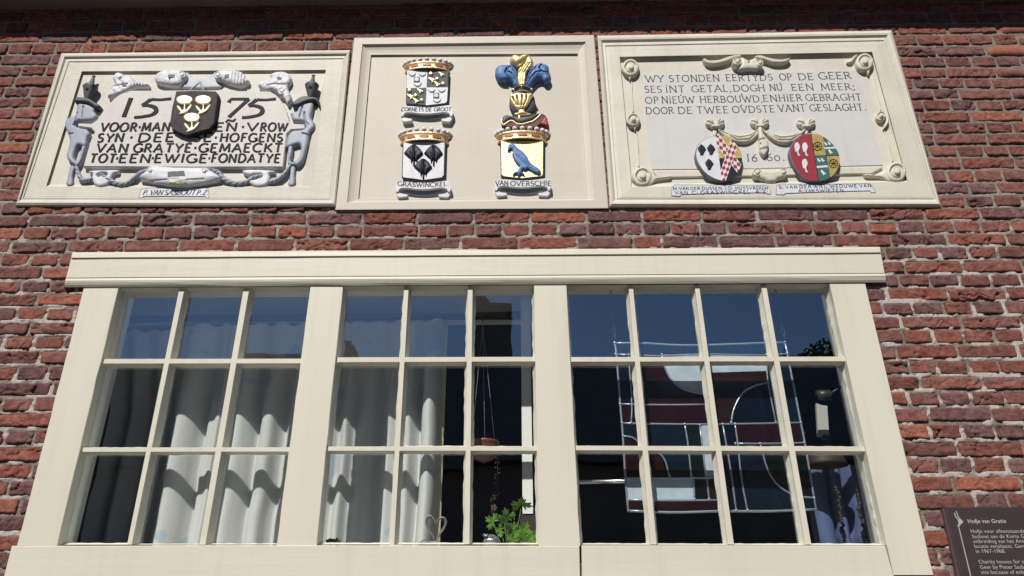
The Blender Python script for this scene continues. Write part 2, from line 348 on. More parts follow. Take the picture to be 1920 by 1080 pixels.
def slab(mb, outline, yf, yb, bev=.002, mi=0, side_mi=None, smooth=0):
    if smooth: outline = smooth_closed(outline, smooth)
    return mb.prism([W(q, yf) for q in outline], yb, bev, mi, side_mi)
def rings(mb, loops, cap=True, mi=0):           # loops: (four pixel corners, y) from the outside in; each a mitred step of a frame
    base = len(mb.v); n = len(loops)
    for c, y in loops:
        mb.v += [tuple(W(q, y)) for q in c]
    for i in range(n-1):
        for k in range(4):
            mb.f.append([base+4*i+k, base+4*i+(k+1) % 4, base+4*i+4+(k+1) % 4, base+4*i+4+k]); mb.mi.append(mi); mb.sm.append(False)
    if cap: mb.f.append([base+4*(n-1)+k for k in range(4)]); mb.mi.append(mi); mb.sm.append(False)
    return mb
def lerp4(A, B, t): return [((1-t)*a[0]+t*b[0], (1-t)*a[1]+t*b[1]) for a, b in zip(A, B)]

# ------------------------------------------------------------------ carved lettering: strokes with thick stems and thin bars
def arc(cx, cy, rx, ry, a0, a1, n=9): return [(cx+rx*math.cos(math.radians(a0+(a1-a0)*i/n)), cy+ry*math.sin(math.radians(a0+(a1-a0)*i/n))) for i in range(n+1)]
GL = {
 'A': (.86, [[(0, 0), (.42, 1)], [(.40, 1), (.84, 0)], [(.17, .36), (.68, .36)]]), 'B': (.66, [[(.08, 0), (.08, 1)], [(.08, 1), (.3, 1)]+arc(.3, .76, .26, .24, 90, -90)+[(.08, .52)], [(.08, .52), (.3, .52)]+arc(.3, .26, .32, .26, 90, -90)+[(.08, 0)]]),
 'C': (.82, [arc(.48, .5, .46, .5, 48, 312, 14)]), 'D': (.84, [[(.08, 0), (.08, 1)], [(.08, 1), (.3, 1)]+arc(.3, .5, .5, .5, 90, -90, 12)+[(.08, 0)]]),
 'E': (.62, [[(.08, 0), (.08, 1)], [(.08, 1), (.58, 1)], [(.08, .52), (.48, .52)], [(.08, 0), (.6, 0)]]), 'F': (.58, [[(.08, 0), (.08, 1)], [(.08, 1), (.56, 1)], [(.08, .52), (.46, .52)]]),
 'G': (.86, [arc(.48, .5, .46, .5, 50, 330, 14)+[(.86, .1), (.86, .42)], [(.6, .42), (.9, .42)]]), 'H': (.80, [[(.08, 0), (.08, 1)], [(.72, 0), (.72, 1)], [(.08, .52), (.72, .52)]]),
 'I': (.24, [[(.12, 0), (.12, 1)]]), 'i': (.24, [[(.12, 0), (.12, .86)], [(.12, 1.05), (.12, 1.16)]]), 'K': (.72, [[(.08, 0), (.08, 1)], [(.66, 1), (.1, .42)], [(.26, .58), (.72, 0)]]),
 'L': (.58, [[(.08, 0), (.08, 1)], [(.08, 0), (.56, 0)]]), 'M': (.98, [[(.06, 0), (.14, 1)], [(.14, 1), (.49, .15)], [(.49, .15), (.84, 1)], [(.84, 1), (.93, 0)]]),
 'N': (.82, [[(.08, 0), (.08, 1)], [(.08, 1), (.74, 0)], [(.74, 0), (.74, 1)]]), 'O': (.92, [arc(.46, .5, .44, .5, 90, 450, 20)]), 'P': (.62, [[(.08, 0), (.08, 1)], [(.08, 1), (.28, 1)]+arc(.28, .74, .30, .26, 90, -90)+[(.08, .48)]]),
 'R': (.70, [[(.08, 0), (.08, 1)], [(.08, 1), (.28, 1)]+arc(.28, .75, .28, .25, 90, -90)+[(.08, .5)], [(.3, .5), (.70, 0)]]), 'S': (.58, [arc(.3, .74, .24, .26, 40, 250, 10)+arc(.29, .26, .26, .26, 78, -140, 10)]),
 'T': (.74, [[(.37, 0), (.37, 1)], [(.02, 1), (.72, 1)]]), 'U': (.78, [[(.08, 1), (.08, .34)]+arc(.38, .34, .30, .34, 180, 360, 10)+[(.68, 1)]]), 'V': (.82, [[(0, 1), (.42, 0)], [(.40, 0), (.80, 1)]]),
 'W': (1.18, [[(0, 1), (.32, 0)], [(.32, 0), (.60, .92)], [(.58, .92), (.86, 0)], [(.86, 0), (1.16, 1)]]), 'X': (.7, [[(0, 1), (.7, 0)], [(0, 0), (.7, 1)]]), 'Y': (.72, [[(0, 1), (.37, .45)], [(.72, 1), (.37, .45), (.35, 0)]]),
 'Z': (.66, [[(.04, 1), (.62, 1), (.02, 0), (.64, 0)]]), '1': (.28, [[(.1, 0), (.16, 1)]]), '5': (.8, [[(.92, 1.0), (.62, .94), (.34, .96)], [(.34, .96), (.14, .62)], [(.14, .62), (.3, .62)]+arc(.26, .32, .32, .30, 75, -60, 8)+[(.18, -.02), (0, -.04)]]),
 '7': (.7, [[(.06, .80), (.12, .98), (.70, .98)], [(.70, .98), (.16, 0)]]), '6': (.62, [[(.54, 1), (.22, .72), (.06, .36)]+arc(.31, .28, .26, .28, 170, 530, 14)]), '0': (.62, [arc(.31, .38, .27, .38, 90, 450, 16)]),
 '.': (.22, [[(.05, .06), (.17, .06)]]), '*': (.3, [[(.07, .5), (.23, .5)]]), ',': (.22, [[(.14, .1), (.05, -.16)]]), ':': (.22, [[(.05, .08), (.17, .08)], [(.05, .62), (.17, .62)]]), ';': (.24, [[(.16, .1), (.05, -.16)], [(.08, .6), (.2, .6)]]), "'": (.18, [[(.12, 1.3), (.05, 1.12)]]), ' ': (.35, [])}
SERIF = .10
def stroke(mb, P, hw, yf, yb, mi=0):               # P: list of (x, z) metres, hw: half widths
    n = len(P); L = []; Rr = []
    for i in range(n):
        a = Vector(P[max(i-1, 0)]); b = Vector(P[min(i+1, n-1)]); d = (b-a)
        d = d.normalized() if d.length > 1e-9 else Vector((1, 0)); nn = Vector((-d.y, d.x)); p = Vector(P[i]); h = hw[i]
        e = Vector((0, 0))
        L.append(p+nn*h); Rr.append(p-nn*h)
    yf = yf-random.uniform(0, .0004)
    v = [(p.x, yb, p.y) for p in L]+[(p.x, yb, p.y) for p in Rr]+[(p.x, yf, p.y) for p in L]+[(p.x, yf, p.y) for p in Rr]
    f = []
    for i in range(n-1):
        f += [[2*n+i, 2*n+i+1, 3*n+i+1, 3*n+i], [i, 2*n+i, 2*n+i+1, i+1], [n+i, n+i+1, 3*n+i+1, 3*n+i]]
    f += [[0, n, 3*n, 2*n], [n-1, 3*n-1, 4*n-1, 2*n-1]]
    mb.add(v, f, mi)
def word(mb, txt, p0, p1, cap_px, yf, yb, wt=.085, thin=.5, serif=True, italic=0.0, gap=.16, path=None, mi=0, jit=.012):
    adv = [GL[c][0]+gap for c in txt]; tot = sum(adv)-gap; x = 0
    for c, step in zip(txt, adv):
        gw, st = GL[c]
        def place(u, v, x=x):
            t = (x+u)/tot
            if path: q = path(p0+(p1-p0)*t)
            else: q = (p0[0]+(p1[0]-p0[0])*t, p0[1]+(p1[1]-p0[1])*t)
            A = W(q, yf); B = W((q[0], q[1]-cap_px), yf); hgt = B.z-A.z
            return (A.x+italic*v*hgt, A.z+v*hgt), hgt
        jx, jy = random.uniform(-jit, jit), random.uniform(-jit, jit)
        for s in st:
            pts = []; hw = []; raw = [(u+jx, v+jy) for u, v in s]
            if len(raw) == 2: raw = [raw[0], ((raw[0][0]+raw[1][0])/2, (raw[0][1]+raw[1][1])/2), raw[1]]
            for i, (u, v) in enumerate(raw):
                q, hgt = place(u, v); a = raw[max(i-1, 0)]; b = raw[min(i+1, len(raw)-1)]
                dx, dy = b[0]-a[0], b[1]-a[1]; k = abs(dy)/max(math.hypot(dx, dy), 1e-6)
                if dx*dy > 0 and abs(dx) > .12: k *= .55            # rising diagonals are thin
                if c in '.*:;': k = 1.3
                pts.append(q); hw.append(abs(hgt)*wt*(thin+(1-thin)*k))
            if len(raw) == 3 and not serif: hw[1] *= .88
            stroke(mb, pts, hw, yf, yb, mi)
            if serif and c not in ".*,:;'" and len(s) >= 2:
                for e, nb in ((s[0], s[1]), (s[-1], s[-2])):
                    if abs(e[0]-nb[0]) < abs(e[1]-nb[1])*.75 and (abs(e[1]) < .03 or abs(e[1]-1) < .03):
                        (qx, qz), hgt = place(e[0]+jx, e[1]+jy); k = abs(hgt)*SERIF*1.1; t = abs(hgt)*wt*thin*.9
                        stroke(mb, [(qx-k, qz), (qx+k, qz)], [t, t], yf, yb, mi)
        x += step
def line(mb, words, y0, y1, cap_px, k, yf, yb, **kw):      # words placed along a base line given in detail coordinates
    (ox, oy), s = DET[k]; xa = words[0][1]; xb = words[-1][2]
    f = lambda x: y0+(y1-y0)*(x-xa)/max(xb-xa, 1)
    for t, a, b in words:
        word(mb, t, (ox+a/s, oy+f(a)/s), (ox+b/s, oy+f(b)/s), cap_px/s, yf, yb, **kw)
    return mb

# ------------------------------------------------------------------ street and sky side
pav = MB(); pav.add([(-30, -40, 0), (30, -40, 0), (30, 30, -.0), (-30, 30, 0)], [[0, 1, 2, 3]])
o = struct(pav.build('pavement', 'pavement'))

# ------------------------------------------------------------------ the house: brick wall
house = thing('brick_house', 'red brick house front with cream painted window frame under a dark eave', 'house', (0, 0, 0))
rel = [1.069, 1.0425, 1.0165, .9905, .9646, .9384, .9134, .8890, .8660, .8430, .8203, .7966, .7734, .7501, .7266, .7034, .6800, .6553, .6322, .6092, .5863, .5632,
       .5405, .5178, .4945, .4725, .4500, .4268, .4055, .3826, .3593, .3360, .3135, .2908, .2677, .2447, .2213, .1987, .1757]
while rel[-1] > -.62: rel.append(rel[-1]-.0229)
course = [EYE+2.4*z for z in rel]                       # top of each course
S0 = rel.index(.6092)                                   # this course shows stretchers, its neighbours headers
def hole(q, e=.028): P = [W(p) for p in q]; return (max(P[0].x, P[3].x)+e, min(P[1].x, P[2].x)-e, max(P[2].z, P[3].z)+e, min(P[0].z, P[1].z)-e)
HOLES = [(-1.50, 1.19, 1.82, 2.83), hole([(115, 100), (657, 94), (629.5, 388), (29, 387)]), hole([(664, 71), (1114, 66), (1141, 391), (629, 394)], .020), hole([(1119.5, 67), (1672, 57), (1765, 389), (1143, 389)])]
XL, XR = -3.6, 3.2
PAL = [(.232, .084, .065), (.275, .092, .064), (.195, .080, .071), (.150, .079, .081), (.315, .108, .066), (.215, .088, .074), (.165, .086, .087), (.250, .102, .080)]
PAL = [tuple(.76*c+.24*g for c, g in zip(p, (.215, .086, .070))) for p in PAL]
PW = [.22, .15, .16, .13, .08, .14, .07, .05]
bv, bf, bt = [], [], []; nv = 0; RECT = []
def brick(x0, x1, z0, z1, fine):
    global nv
    if fine: RECT.append((x0, x1, z0, z1))
    r = .0030 if fine else .02
    nx = max(3, int((x1-x0)/r)); nz = max(3, int((z1-z0)/r))
    u, v = np.meshgrid(np.linspace(0, 1, nx), np.linspace(0, 1, nz), indexing='ij')
    x = x0+u*(x1-x0); z = z0+v*(z1-z0)
    sd = int(RNG.integers(1e6)); ox, oz = RNG.random(2)*50
    ex = np.minimum(u, 1-u)*(x1-x0); ez = np.minimum(v, 1-v)*(z1-z0)
    # wandering outline
    cu = (u-.5)*2; cv = (v-.5)*2
    x = x+cu**3*(vnoise(z*60+ox, z*0+3, sd)-.5)*.0045
    z = z+np.abs(cv)*cv*(vnoise(x*30+oz, x*0+5+np.sign(cv), sd+3)-.5)*.0036+np.abs(cv)*cv*(vnoise(x*120+oz, x*0+8+np.sign(cv), sd+5)-.5)*.0034
    corner = np.clip(1-np.hypot(ex, ez)/.007, 0, 1)
    y = -.0030-RNG.random()*.0022+(u-.5)*RNG.normal()*.003+(v-.5)*RNG.normal()*.003
    y = y+.0048*np.exp(-(ex/.0022)**2)+.0045*np.exp(-(ez/.0022)**2)+corner*.0025
    if fine:
        ang = RNG.normal()*.5; a = x*math.cos(ang)+z*math.sin(ang); b = -x*math.sin(ang)+z*math.cos(ang)
        rough = RNG.choice([.35, .7, 1.0, 1.5], p=[.2, .3, .3, .2])
        y = y-rough*.0075*(fbm(a*22+ox, b*70+oz, 4, sd)-.5)
        rdg = np.abs(2*vnoise(a*13+ox*2, b*42+fbm(a*30, b*30, 2, sd)*2.4, sd+9)-1)
        y = y+rough*.0075*np.exp(-(rdg/.11)**2)*np.clip(fbm(a*18, b*18, 2, sd+4)*3-.85, 0, 1)
        pit = fbm(x*110+ox, z*110, 2, sd+7); y = y+np.clip(pit-.66, 0, 1)*.012
    n = nx*nz; V = np.stack([x, y, z], 2).reshape(-1, 3)
    i, j = np.meshgrid(np.arange(nx-1), np.arange(nz-1), indexing='ij'); a = (i*nz+j).ravel()
    F = np.stack([a, a+nz, a+nz+1, a+1], 1)
    rim = np.concatenate([np.arange(nx)*nz, (nx-1)*nz+np.arange(1, nz), np.arange(nx-2, -1, -1)*nz+nz-1, np.arange(nz-2, 0, -1)])
    Bk = V[rim].copy(); Bk[:, 1] = .03; m = len(rim); k = np.arange(m)
    F2 = np.stack([rim, n+k, n+(k+1) % m, rim[(k+1) % m]], 1)
    bv.append(np.vstack([V, Bk])); bf.append(np.vstack([F, F2])+nv); nv += n+m
    c = np.array(PAL[RNG.choice(len(PAL), p=PW)])*RNG.uniform(.8, 1.18)
    bt.append(np.tile(np.append(c, 1), (n+m, 1)))
for ci, zt in enumerate(course):
    pitch = zt-(course[ci+1] if ci+1 < len(course) else zt-.055)
    z1 = zt; z0 = zt-pitch*.79; zc = (z0+z1)/2
    if z0 < .01: continue
    st = (ci-S0) % 2 == 0
    x = XL-RNG.random()*.2
    while x < XR:
        L = (.197 if st else .093)+RNG.normal()*.004
        if RNG.random() < .06: L = .093 if st else .197
        a, b = x, x+L; x = b+.0095+RNG.random()*.003
        pieces = [(a, b)]
        for hx0, hx1, hz0, hz1 in HOLES:
            if hz0-.022 < zc < hz1+.012:
                q = []
                for s, e in pieces:
                    if e <= hx0 or s >= hx1: q.append((s, e))
                    else:
                        if s < hx0: q.append((s, hx0))
                        if e > hx1: q.append((hx1, e))
                pieces = q
        for s, e in pieces:
            if e-s < .014: continue
            jz = RNG.normal()*.0012
            fine = zt > 1.70 and -2.45 < s and e < 1.95+.2
            brick(s, e, z0+jz, z1+jz, fine)
nb = sum(len(f) for f in bf)
# mortar bed, worn back between the bricks with patches of pale lime smeared over the edges
mr = .0045
xs = np.arange(-2.6, 2.2, mr); zs = np.arange(1.66, 4.42, mr)
gx, gz = np.meshgrid(xs, zs, indexing='ij')
patch = fbm(gx*9, gz*22, 3, 11); p2 = fbm(gx*55, gz*55, 3, 12)
lime = np.clip((patch-.50)*6, 0, 1)*np.clip((3.35-gz)*2.0+.12, .06, 1)
smear = np.clip((fbm(gx*30, gz*44, 3, 14)-.47)*7, 0, 1)*np.clip((3.55-gz)*1.2, .25, 1)
my = np.maximum(.0046-.0026*p2-.0056*smear, -.0016)
for x0, x1, z0, z1 in RECT:            # the bed lies well back behind each brick
    my[np.searchsorted(xs, x0+.0035):np.searchsorted(xs, x1-.0035), np.searchsorted(zs, z0+.003):np.searchsorted(zs, z1-.003)] = .014
mv = np.stack([gx, my, gz], 2).reshape(-1, 3); nz_ = len(zs)
i, j = np.meshgrid(np.arange(len(xs)-1), np.arange(nz_-1), indexing='ij')
cxm = xs[i]+mr/2; czm = zs[j]+mr/2; keep = np.ones(i.shape, bool)
for hx0, hx1, hz0, hz1 in HOLES: keep &= ~((cxm > hx0) & (cxm < hx1) & (czm > hz0) & (czm < hz1))
a = (i*nz_+j)[keep]; mf = np.stack([a, a+nz_, a+nz_+1, a+1], 1)
grey = np.array([.215, .180, .155]); pale = np.array([.45, .41, .38])
t = np.clip(smear*1.1*np.clip((3.45-gz)*1.3+.15, .12, 1)+.30*(p2-.5), 0, 1)[..., None]
mt = np.concatenate([grey*(1-t)+pale*t, np.ones_like(t)], 2).reshape(-1, 4)
bv.append(mv); bf.append(mf+nv); bt.append(mt); nv += len(mv)
# plain bed behind the brickwork beyond the finely worked area
ext = []
for x0, x1, z0, z1 in ((XL-3, -2.59, 0, 4.6), (2.19, XR+3, 0, 4.6), (-2.6, 2.2, 0, 1.67)):
    ext.append(np.array([(x0, .006, z0), (x1, .006, z0), (x1, .006, z1), (x0, .006, z1)]))
ext.append(np.array([(-1.88, .034, 3.10), (1.56, .034, 3.10), (1.56, .034, 3.95), (-1.88, .034, 3.95)]))
for q in ext:
    bv.append(q); bf.append(np.array([[0, 1, 2, 3]])+nv); bt.append(np.tile([.24, .21, .18, 1], (4, 1))); nv += 4
V = np.vstack(bv); F = np.vstack(bf); T = np.vstack(bt)
me = bpy.data.meshes.new('brick_wall'); me.vertices.add(len(V)); me.vertices.foreach_set('co', V.ravel())
me.loops.add(F.size); me.loops.foreach_set('vertex_index', F.ravel().astype(np.int32))
me.polygons.add(len(F)); me.polygons.foreach_set('loop_start', np.arange(0, F.size, 4, dtype=np.int32)); me.polygons.foreach_set('loop_total', np.full(len(F), 4, np.int32))
me.update(calc_edges=True)
at = me.color_attributes.new('tone', 'FLOAT_COLOR', 'POINT'); at.data.foreach_set('color', T.ravel().astype(np.float32))
mi = np.zeros(len(F), np.int32); mi[nb:] = 1
wall = link('brick_wall', me, ['brick', 'mortar'], house)
me.polygons.foreach_set('material_index', mi); me.polygons.foreach_set('use_smooth', np.ones(len(F), bool)); me.update()

# eave: painted soffit board whose front edge throws the band of shade over the top courses
zl, zr = W((0, 19)).z, W((1500, -1)).z; xl, xr = W((0, 19)).x, W((1500, -1)).x
sl = (zr-zl)/(xr-xl); zs_ = lambda x: zl+sl*(x-xl)
sh = lambda x: W((0, 73)).z+(W((1900, 54)).z-W((0, 73)).z)*(x-W((0, 73)).x)/(W((1900, 54)).x-W((0, 73)).x)
m = MB(); prof = lambda x: [(.03, zs_(x)), (-(zs_(x)-sh(x))/1.0*.55, zs_(x)+.002), (-(zs_(x)-sh(x))/1.0*.6, zs_(x)-.004), (-(zs_(x)-sh(x))/1.0, zs_(x)), (-(zs_(x)-sh(x))/1.0-.004, zs_(x)+.10), (-.16, zs_(x)+.135), (-.22, zs_(x)+.26), (.03, zs_(x)+.26)]
X0, X1 = -6, 6; A = [(X0, y, z) for y, z in prof(X0)]; B = [(X1, y, z) for y, z in prof(X1)]; n = len(A)
m.add(A+B, [[i, (i+1) % n, n+(i+1) % n, n+i] for i in range(n)]+[list(range(n)), list(range(n, 2*n))])
m.build('eave', 'eave', house)
# roof over it
m = MB(); m.add([(-6.5, -.2, 4.46), (6.5, -.2, 4.46), (6.5, 3.2, 6.9), (-6.5, 3.2, 6.9), (-6.5, -.2, 4.40), (6.5, -.2, 4.40), (6.5, 3.2, 6.84), (-6.5, 3.2, 6.84)], [[0, 1, 2, 3], [4, 5, 6, 7], [0, 1, 5, 4], [1, 2, 6, 5], [2, 3, 7, 6], [3, 0, 4, 7]])
m.build('roof', 'farroof', house)

# ------------------------------------------------------------------ window timber
frame = bpy.data.objects.new('window_frame', None); COL.objects.link(frame); frame.parent = house
def strip_rows(mb, rows, nseg=48, jit=.0006):       # rows: (left pixel, right pixel, y); a moulding run along X with slightly uneven paint edges
    P = []
    for k, (a, b, y) in enumerate(rows):
        A, B = W(a, y), W(b, y); r = []
        for i in range(nseg+1):
            t = i/nseg; q = A.lerp(B, t); n1 = vnoise(np.array([q.x*7.0]), np.array([k*3.1]), 31)[0]-.5
            r.append((q.x, q.y+n1*jit, q.z+n1*jit*2.4))
        P += r
    n = nseg+1; R_ = len(rows)
    f = [[k*n+i, k*n+i+1, (k+1)*n+i+1, (k+1)*n+i] for k in range(R_-1) for i in range(nseg)]
    f += [[k*n for k in range(R_)], [k*n+nseg for k in range(R_)]]
    return mb.add(P, f)
m = MB()
strip_rows(m, [((137, 472), (1648, 462), .03), ((136, 474), (1650, 464), -.020), ((135, 475.5), (1650.5, 465.5), -.027), ((134, 483), (1651, 473), -.028), ((134, 484.2), (1651, 474.2), -.024), ((134, 485.2), (1651, 475.2), -.0225),
               ((124, 520.5), (1658, 511.5), -.0225), ((124, 521.6), (1658, 512.6), -.017), ((123.5, 522.6), (1659, 513.6), -.0245), ((122.5, 526), (1660, 517), -.0265), ((121.5, 530), (1660.5, 520), -.0245), ((121, 534.5), (1661, 524.5), -.0205), ((120, 538.5), (1661.5, 529), -.0155), ((120, 540.5), (1661.5, 533), .035)])
m.build('lintel', 'cream_h', frame)
POSTS = [((158, 536), (222.7, 536), (106.5, 1024), (31.5, 1024)), ((582, 536), (643.3, 536), (593.5, 1024), (518.5, 1024)), ((1000.8, 532), (1061.8, 532), (1088.2, 1024), (1010, 1024)), ((1555.2, 530), (1622.5, 530), (1750.5, 1079), (1676, 1079))]
for q in POSTS:
    m = MB(); N = 14; L = []; Rr = []
    for i in range(N+1):
        t = i/N; j1, j2 = RNG.normal()*.35, RNG.normal()*.35
        L.append((q[0][0]+(q[3][0]-q[0][0])*t+j1, q[0][1]+(q[3][1]-q[0][1])*t)); Rr.append((q[1][0]+(q[2][0]-q[1][0])*t+j2, q[1][1]+(q[2][1]-q[1][1])*t))
    slab(m, L+Rr[::-1], -.0115, .06, .0016); m.build('post', 'cream_v', frame)
m = MB(); slab(m, [(21.5, 1023.5), (300, 1022.8), (600, 1022.3), (1086.5, 1023.5), (1088, 1084), (1088.3, 1110), (1, 1110), (7, 1080)], -.0145, .10, .002); m.build('sill', 'cream_h', frame)
m = MB(); slab(m, [(1090.5, 1022.5), (1400, 1022.5), (1660, 1023), (1676, 1080), (1684, 1112), (1092, 1112)], -.0095, .10, .002); m.build('sill', 'cream_h', frame)

def sash(name, vl, hl):
    """vl: vertical members (xl_top, xr_top, xl_bottom, xr_bottom) at y=540 and y=1020; hl: horizontal members (y_top_left, y_bot_left, y_top_right, y_bot_right)."""
    xa, xb = vl[0][1], vl[-1][0]
    def vx(l, side, y):
        t = (y-540)/480; return l[side]+(l[side+2]-l[side])*t
    def hy(h, side, x):
        x0 = (vl[0][1]+vl[0][3])/2; x1 = (vl[-1][0]+vl[-1][2])/2; return h[side]+(h[side+2]-h[side])*(x-x0)/(x1-x0)
    def cross(l, ls, h, hs):
        y = h[hs]
        for _ in range(3): x = vx(l, ls, y); y = hy(h, hs, x)
        return (x, y)
    m = MB(); panes = []; YF, YG = -.0015, .029
    for r in range(len(hl)-1):
        for c in range(len(vl)-1):
            q = [cross(vl[c], 1, hl[r], 1), cross(vl[c+1], 0, hl[r], 1), cross(vl[c+1], 0, hl[r+1], 0), cross(vl[c], 1, hl[r+1], 0)]
            P = [W(a, YF) for a in q]
            bl, bt_, br, bb = .0080+RNG.normal()*.001, .0035, .0080+RNG.normal()*.001, .0075+RNG.normal()*.001
            I = [Vector((P[0].x+bl, YG, P[0].z-bt_)), Vector((P[1].x-br, YG, P[1].z-bt_)), Vector((P[2].x-br, YG, P[2].z+bb)), Vector((P[3].x+bl, YG, P[3].z+bb))]
            N = 22; out, mid, inn = [], [], []
            for k in range(4):
                for i in range(N):
                    t = i/N; a = P[k].lerp(P[(k+1) % 4], t); b = I[k].lerp(I[(k+1) % 4], t)
                    wob = (vnoise(np.array([k*9+t*11.0]), np.array([r*7.3+c*3.1+len(vl)]), 77)[0]-.5)
                    cen = Vector((sum(p.x for p in I)/4, YG, sum(p.z for p in I)/4))
                    nrm = [Vector((0, 0, -1)), Vector((-1, 0, 0)), Vector((0, 0, 1)), Vector((1, 0, 0))][k]
                    out.append(a); mid.append(a.lerp(b, .42)+Vector((0, .008, 0))*0+nrm*wob*.0015+Vector((0, -.004, 0))*0); inn.append(b+nrm*wob*(.0042 if k in (1, 3) else .0022))
            n = 4*N
            st = [Vector((p.x, YF+.010, p.z)) for p in out]
            v = out+st+inn+[p+Vector((0, .0035, 0)) for p in inn]
            m.add(v, [[i, (i+1) % n, n+(i+1) % n, n+i] for i in range(n)]+[[n+i, n+(i+1) % n, 2*n+(i+1) % n, 2*n+i] for i in range(n)]+[[2*n+i, 2*n+(i+1) % n, 3*n+(i+1) % n, 3*n+i] for i in range(n)])
            panes.append(I)
    for l in vl[1:-1]:                    # faces of the bars
        q = [(vx(l, 0, hl[0][1]), hl[0][1]), (vx(l, 1, hl[0][1]), hl[0][1]), (vx(l, 1, hl[-1][0]), hl[-1][0]), (vx(l, 0, hl[-1][0]), hl[-1][0])]
        m.add([W(a, YF) for a in q], [[0, 1, 2, 3]])
        A = [W(a, YG+.0045) for a in q]; m.add(A, [[0, 1, 2, 3]])
    for h in hl[1:-1]:
        for c in range(len(vl)-1):
            q = [cross(vl[c], 1, h, 0), cross(vl[c+1], 0, h, 0), cross(vl[c+1], 0, h, 1), cross(vl[c], 1, h, 1)]
            m.add([W(a, YF) for a in q], [[0, 1, 2, 3]]); m.add([W(a, YG+.0045) for a in q], [[0, 1, 2, 3]])
    s = m.build('window', 'cream', house)
    for I in panes:
        g = MB(); tz, tx = RNG.normal()*.0004, RNG.normal()*.0004
        e = .006
        v = [I[0]+Vector((-e, 0, e)), I[1]+Vector((e, 0, e)), I[2]+Vector((e, 0, -e)), I[3]+Vector((-e, 0, -e))]
        for i, p in enumerate(v): p.y = YG+.0022+(tx if i in (0, 3) else -tx)+(tz if i < 2 else -tz)
        g.add(v, [[0, 1, 2, 3]]); g.build('pane', 'glass', s)
    return s
win1 = sash('window', [(0, 222.7, 0, 106.7), (336.5, 346, 238.5, 247), (457, 467.5, 374, 385), (582, 0, 519, 0)], [(0, 540, 0, 538), (673, 681.5, 672.5, 681), (839, 847, 838.5, 846.5), (1021, 0, 1020.5, 0)])
win2 = sash('window', [(0, 643, 0, 594), (757.5, 766, 730, 739), (877, 886, 871, 880), (1000.8, 0, 1010, 0)], [(0, 537, 0, 535), (670, 679, 669, 677.5), (837, 845, 837, 845), (1020.5, 0, 1020.5, 0)])
win3 = sash('window', [(0, 1062, 0, 1088), (1179, 1187, 1220, 1231), (1303, 1311.5, 1365, 1376), (1428, 1437.5, 1510, 1521), (1555.6, 0, 1664, 0)], [(0, 535, 0, 532), (669.5, 678, 668.5, 677), (835.5, 844, 837.5, 846), (1021, 0, 1022, 0)])

# ------------------------------------------------------------------ the room behind
def plane(name, v, m_): mb = MB(); mb.add(v, [[0, 1, 2, 3]]); return struct(mb.build(name, m_))
RX0, RX1, RY, RZ0, RZ1 = -2.6, 2.3, 4.2, .9, 3.02
WX0, WX1, WZ0, WZ1 = -1.535, 1.205, 1.84, 2.86
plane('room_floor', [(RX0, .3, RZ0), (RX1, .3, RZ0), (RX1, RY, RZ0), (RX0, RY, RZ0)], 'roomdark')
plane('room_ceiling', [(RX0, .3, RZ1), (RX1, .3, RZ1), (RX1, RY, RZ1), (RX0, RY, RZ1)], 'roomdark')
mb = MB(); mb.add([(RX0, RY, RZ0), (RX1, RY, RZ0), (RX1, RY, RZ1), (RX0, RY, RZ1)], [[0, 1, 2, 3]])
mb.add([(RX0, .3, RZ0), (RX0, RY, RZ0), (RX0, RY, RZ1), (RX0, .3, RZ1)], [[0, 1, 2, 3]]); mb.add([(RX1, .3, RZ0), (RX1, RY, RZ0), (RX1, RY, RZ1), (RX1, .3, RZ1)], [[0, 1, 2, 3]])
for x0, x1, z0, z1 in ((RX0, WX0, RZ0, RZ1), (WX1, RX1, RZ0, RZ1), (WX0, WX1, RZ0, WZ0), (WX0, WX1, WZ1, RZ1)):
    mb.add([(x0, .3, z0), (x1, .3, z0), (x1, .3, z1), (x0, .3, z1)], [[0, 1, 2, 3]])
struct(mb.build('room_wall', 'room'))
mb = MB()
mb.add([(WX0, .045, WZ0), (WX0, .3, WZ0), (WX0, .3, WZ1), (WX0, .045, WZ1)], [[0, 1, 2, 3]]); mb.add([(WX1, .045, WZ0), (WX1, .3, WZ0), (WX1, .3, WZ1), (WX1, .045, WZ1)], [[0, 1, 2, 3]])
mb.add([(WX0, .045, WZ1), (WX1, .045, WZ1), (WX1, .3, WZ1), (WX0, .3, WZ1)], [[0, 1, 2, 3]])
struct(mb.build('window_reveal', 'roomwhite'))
mb = MB(); mb.box(WX0-.02, WX1+.02, .05, .32, WZ0-.03, WZ0+.001); tag(mb.build('windowsill_board', 'roomwhite'), 'white board running inside along the bottom of the window', 'windowsill')

pb = MB(); pb.box(-1.66, .10, .43, .46, 2.80, RZ1-.005); pb.box(-1.66, .10, .36, .4295, 2.965, RZ1-.006); tag(pb.build('pelmet_board', 'roomwhite'), 'white board above the curtain rail behind the top left panes', 'board')
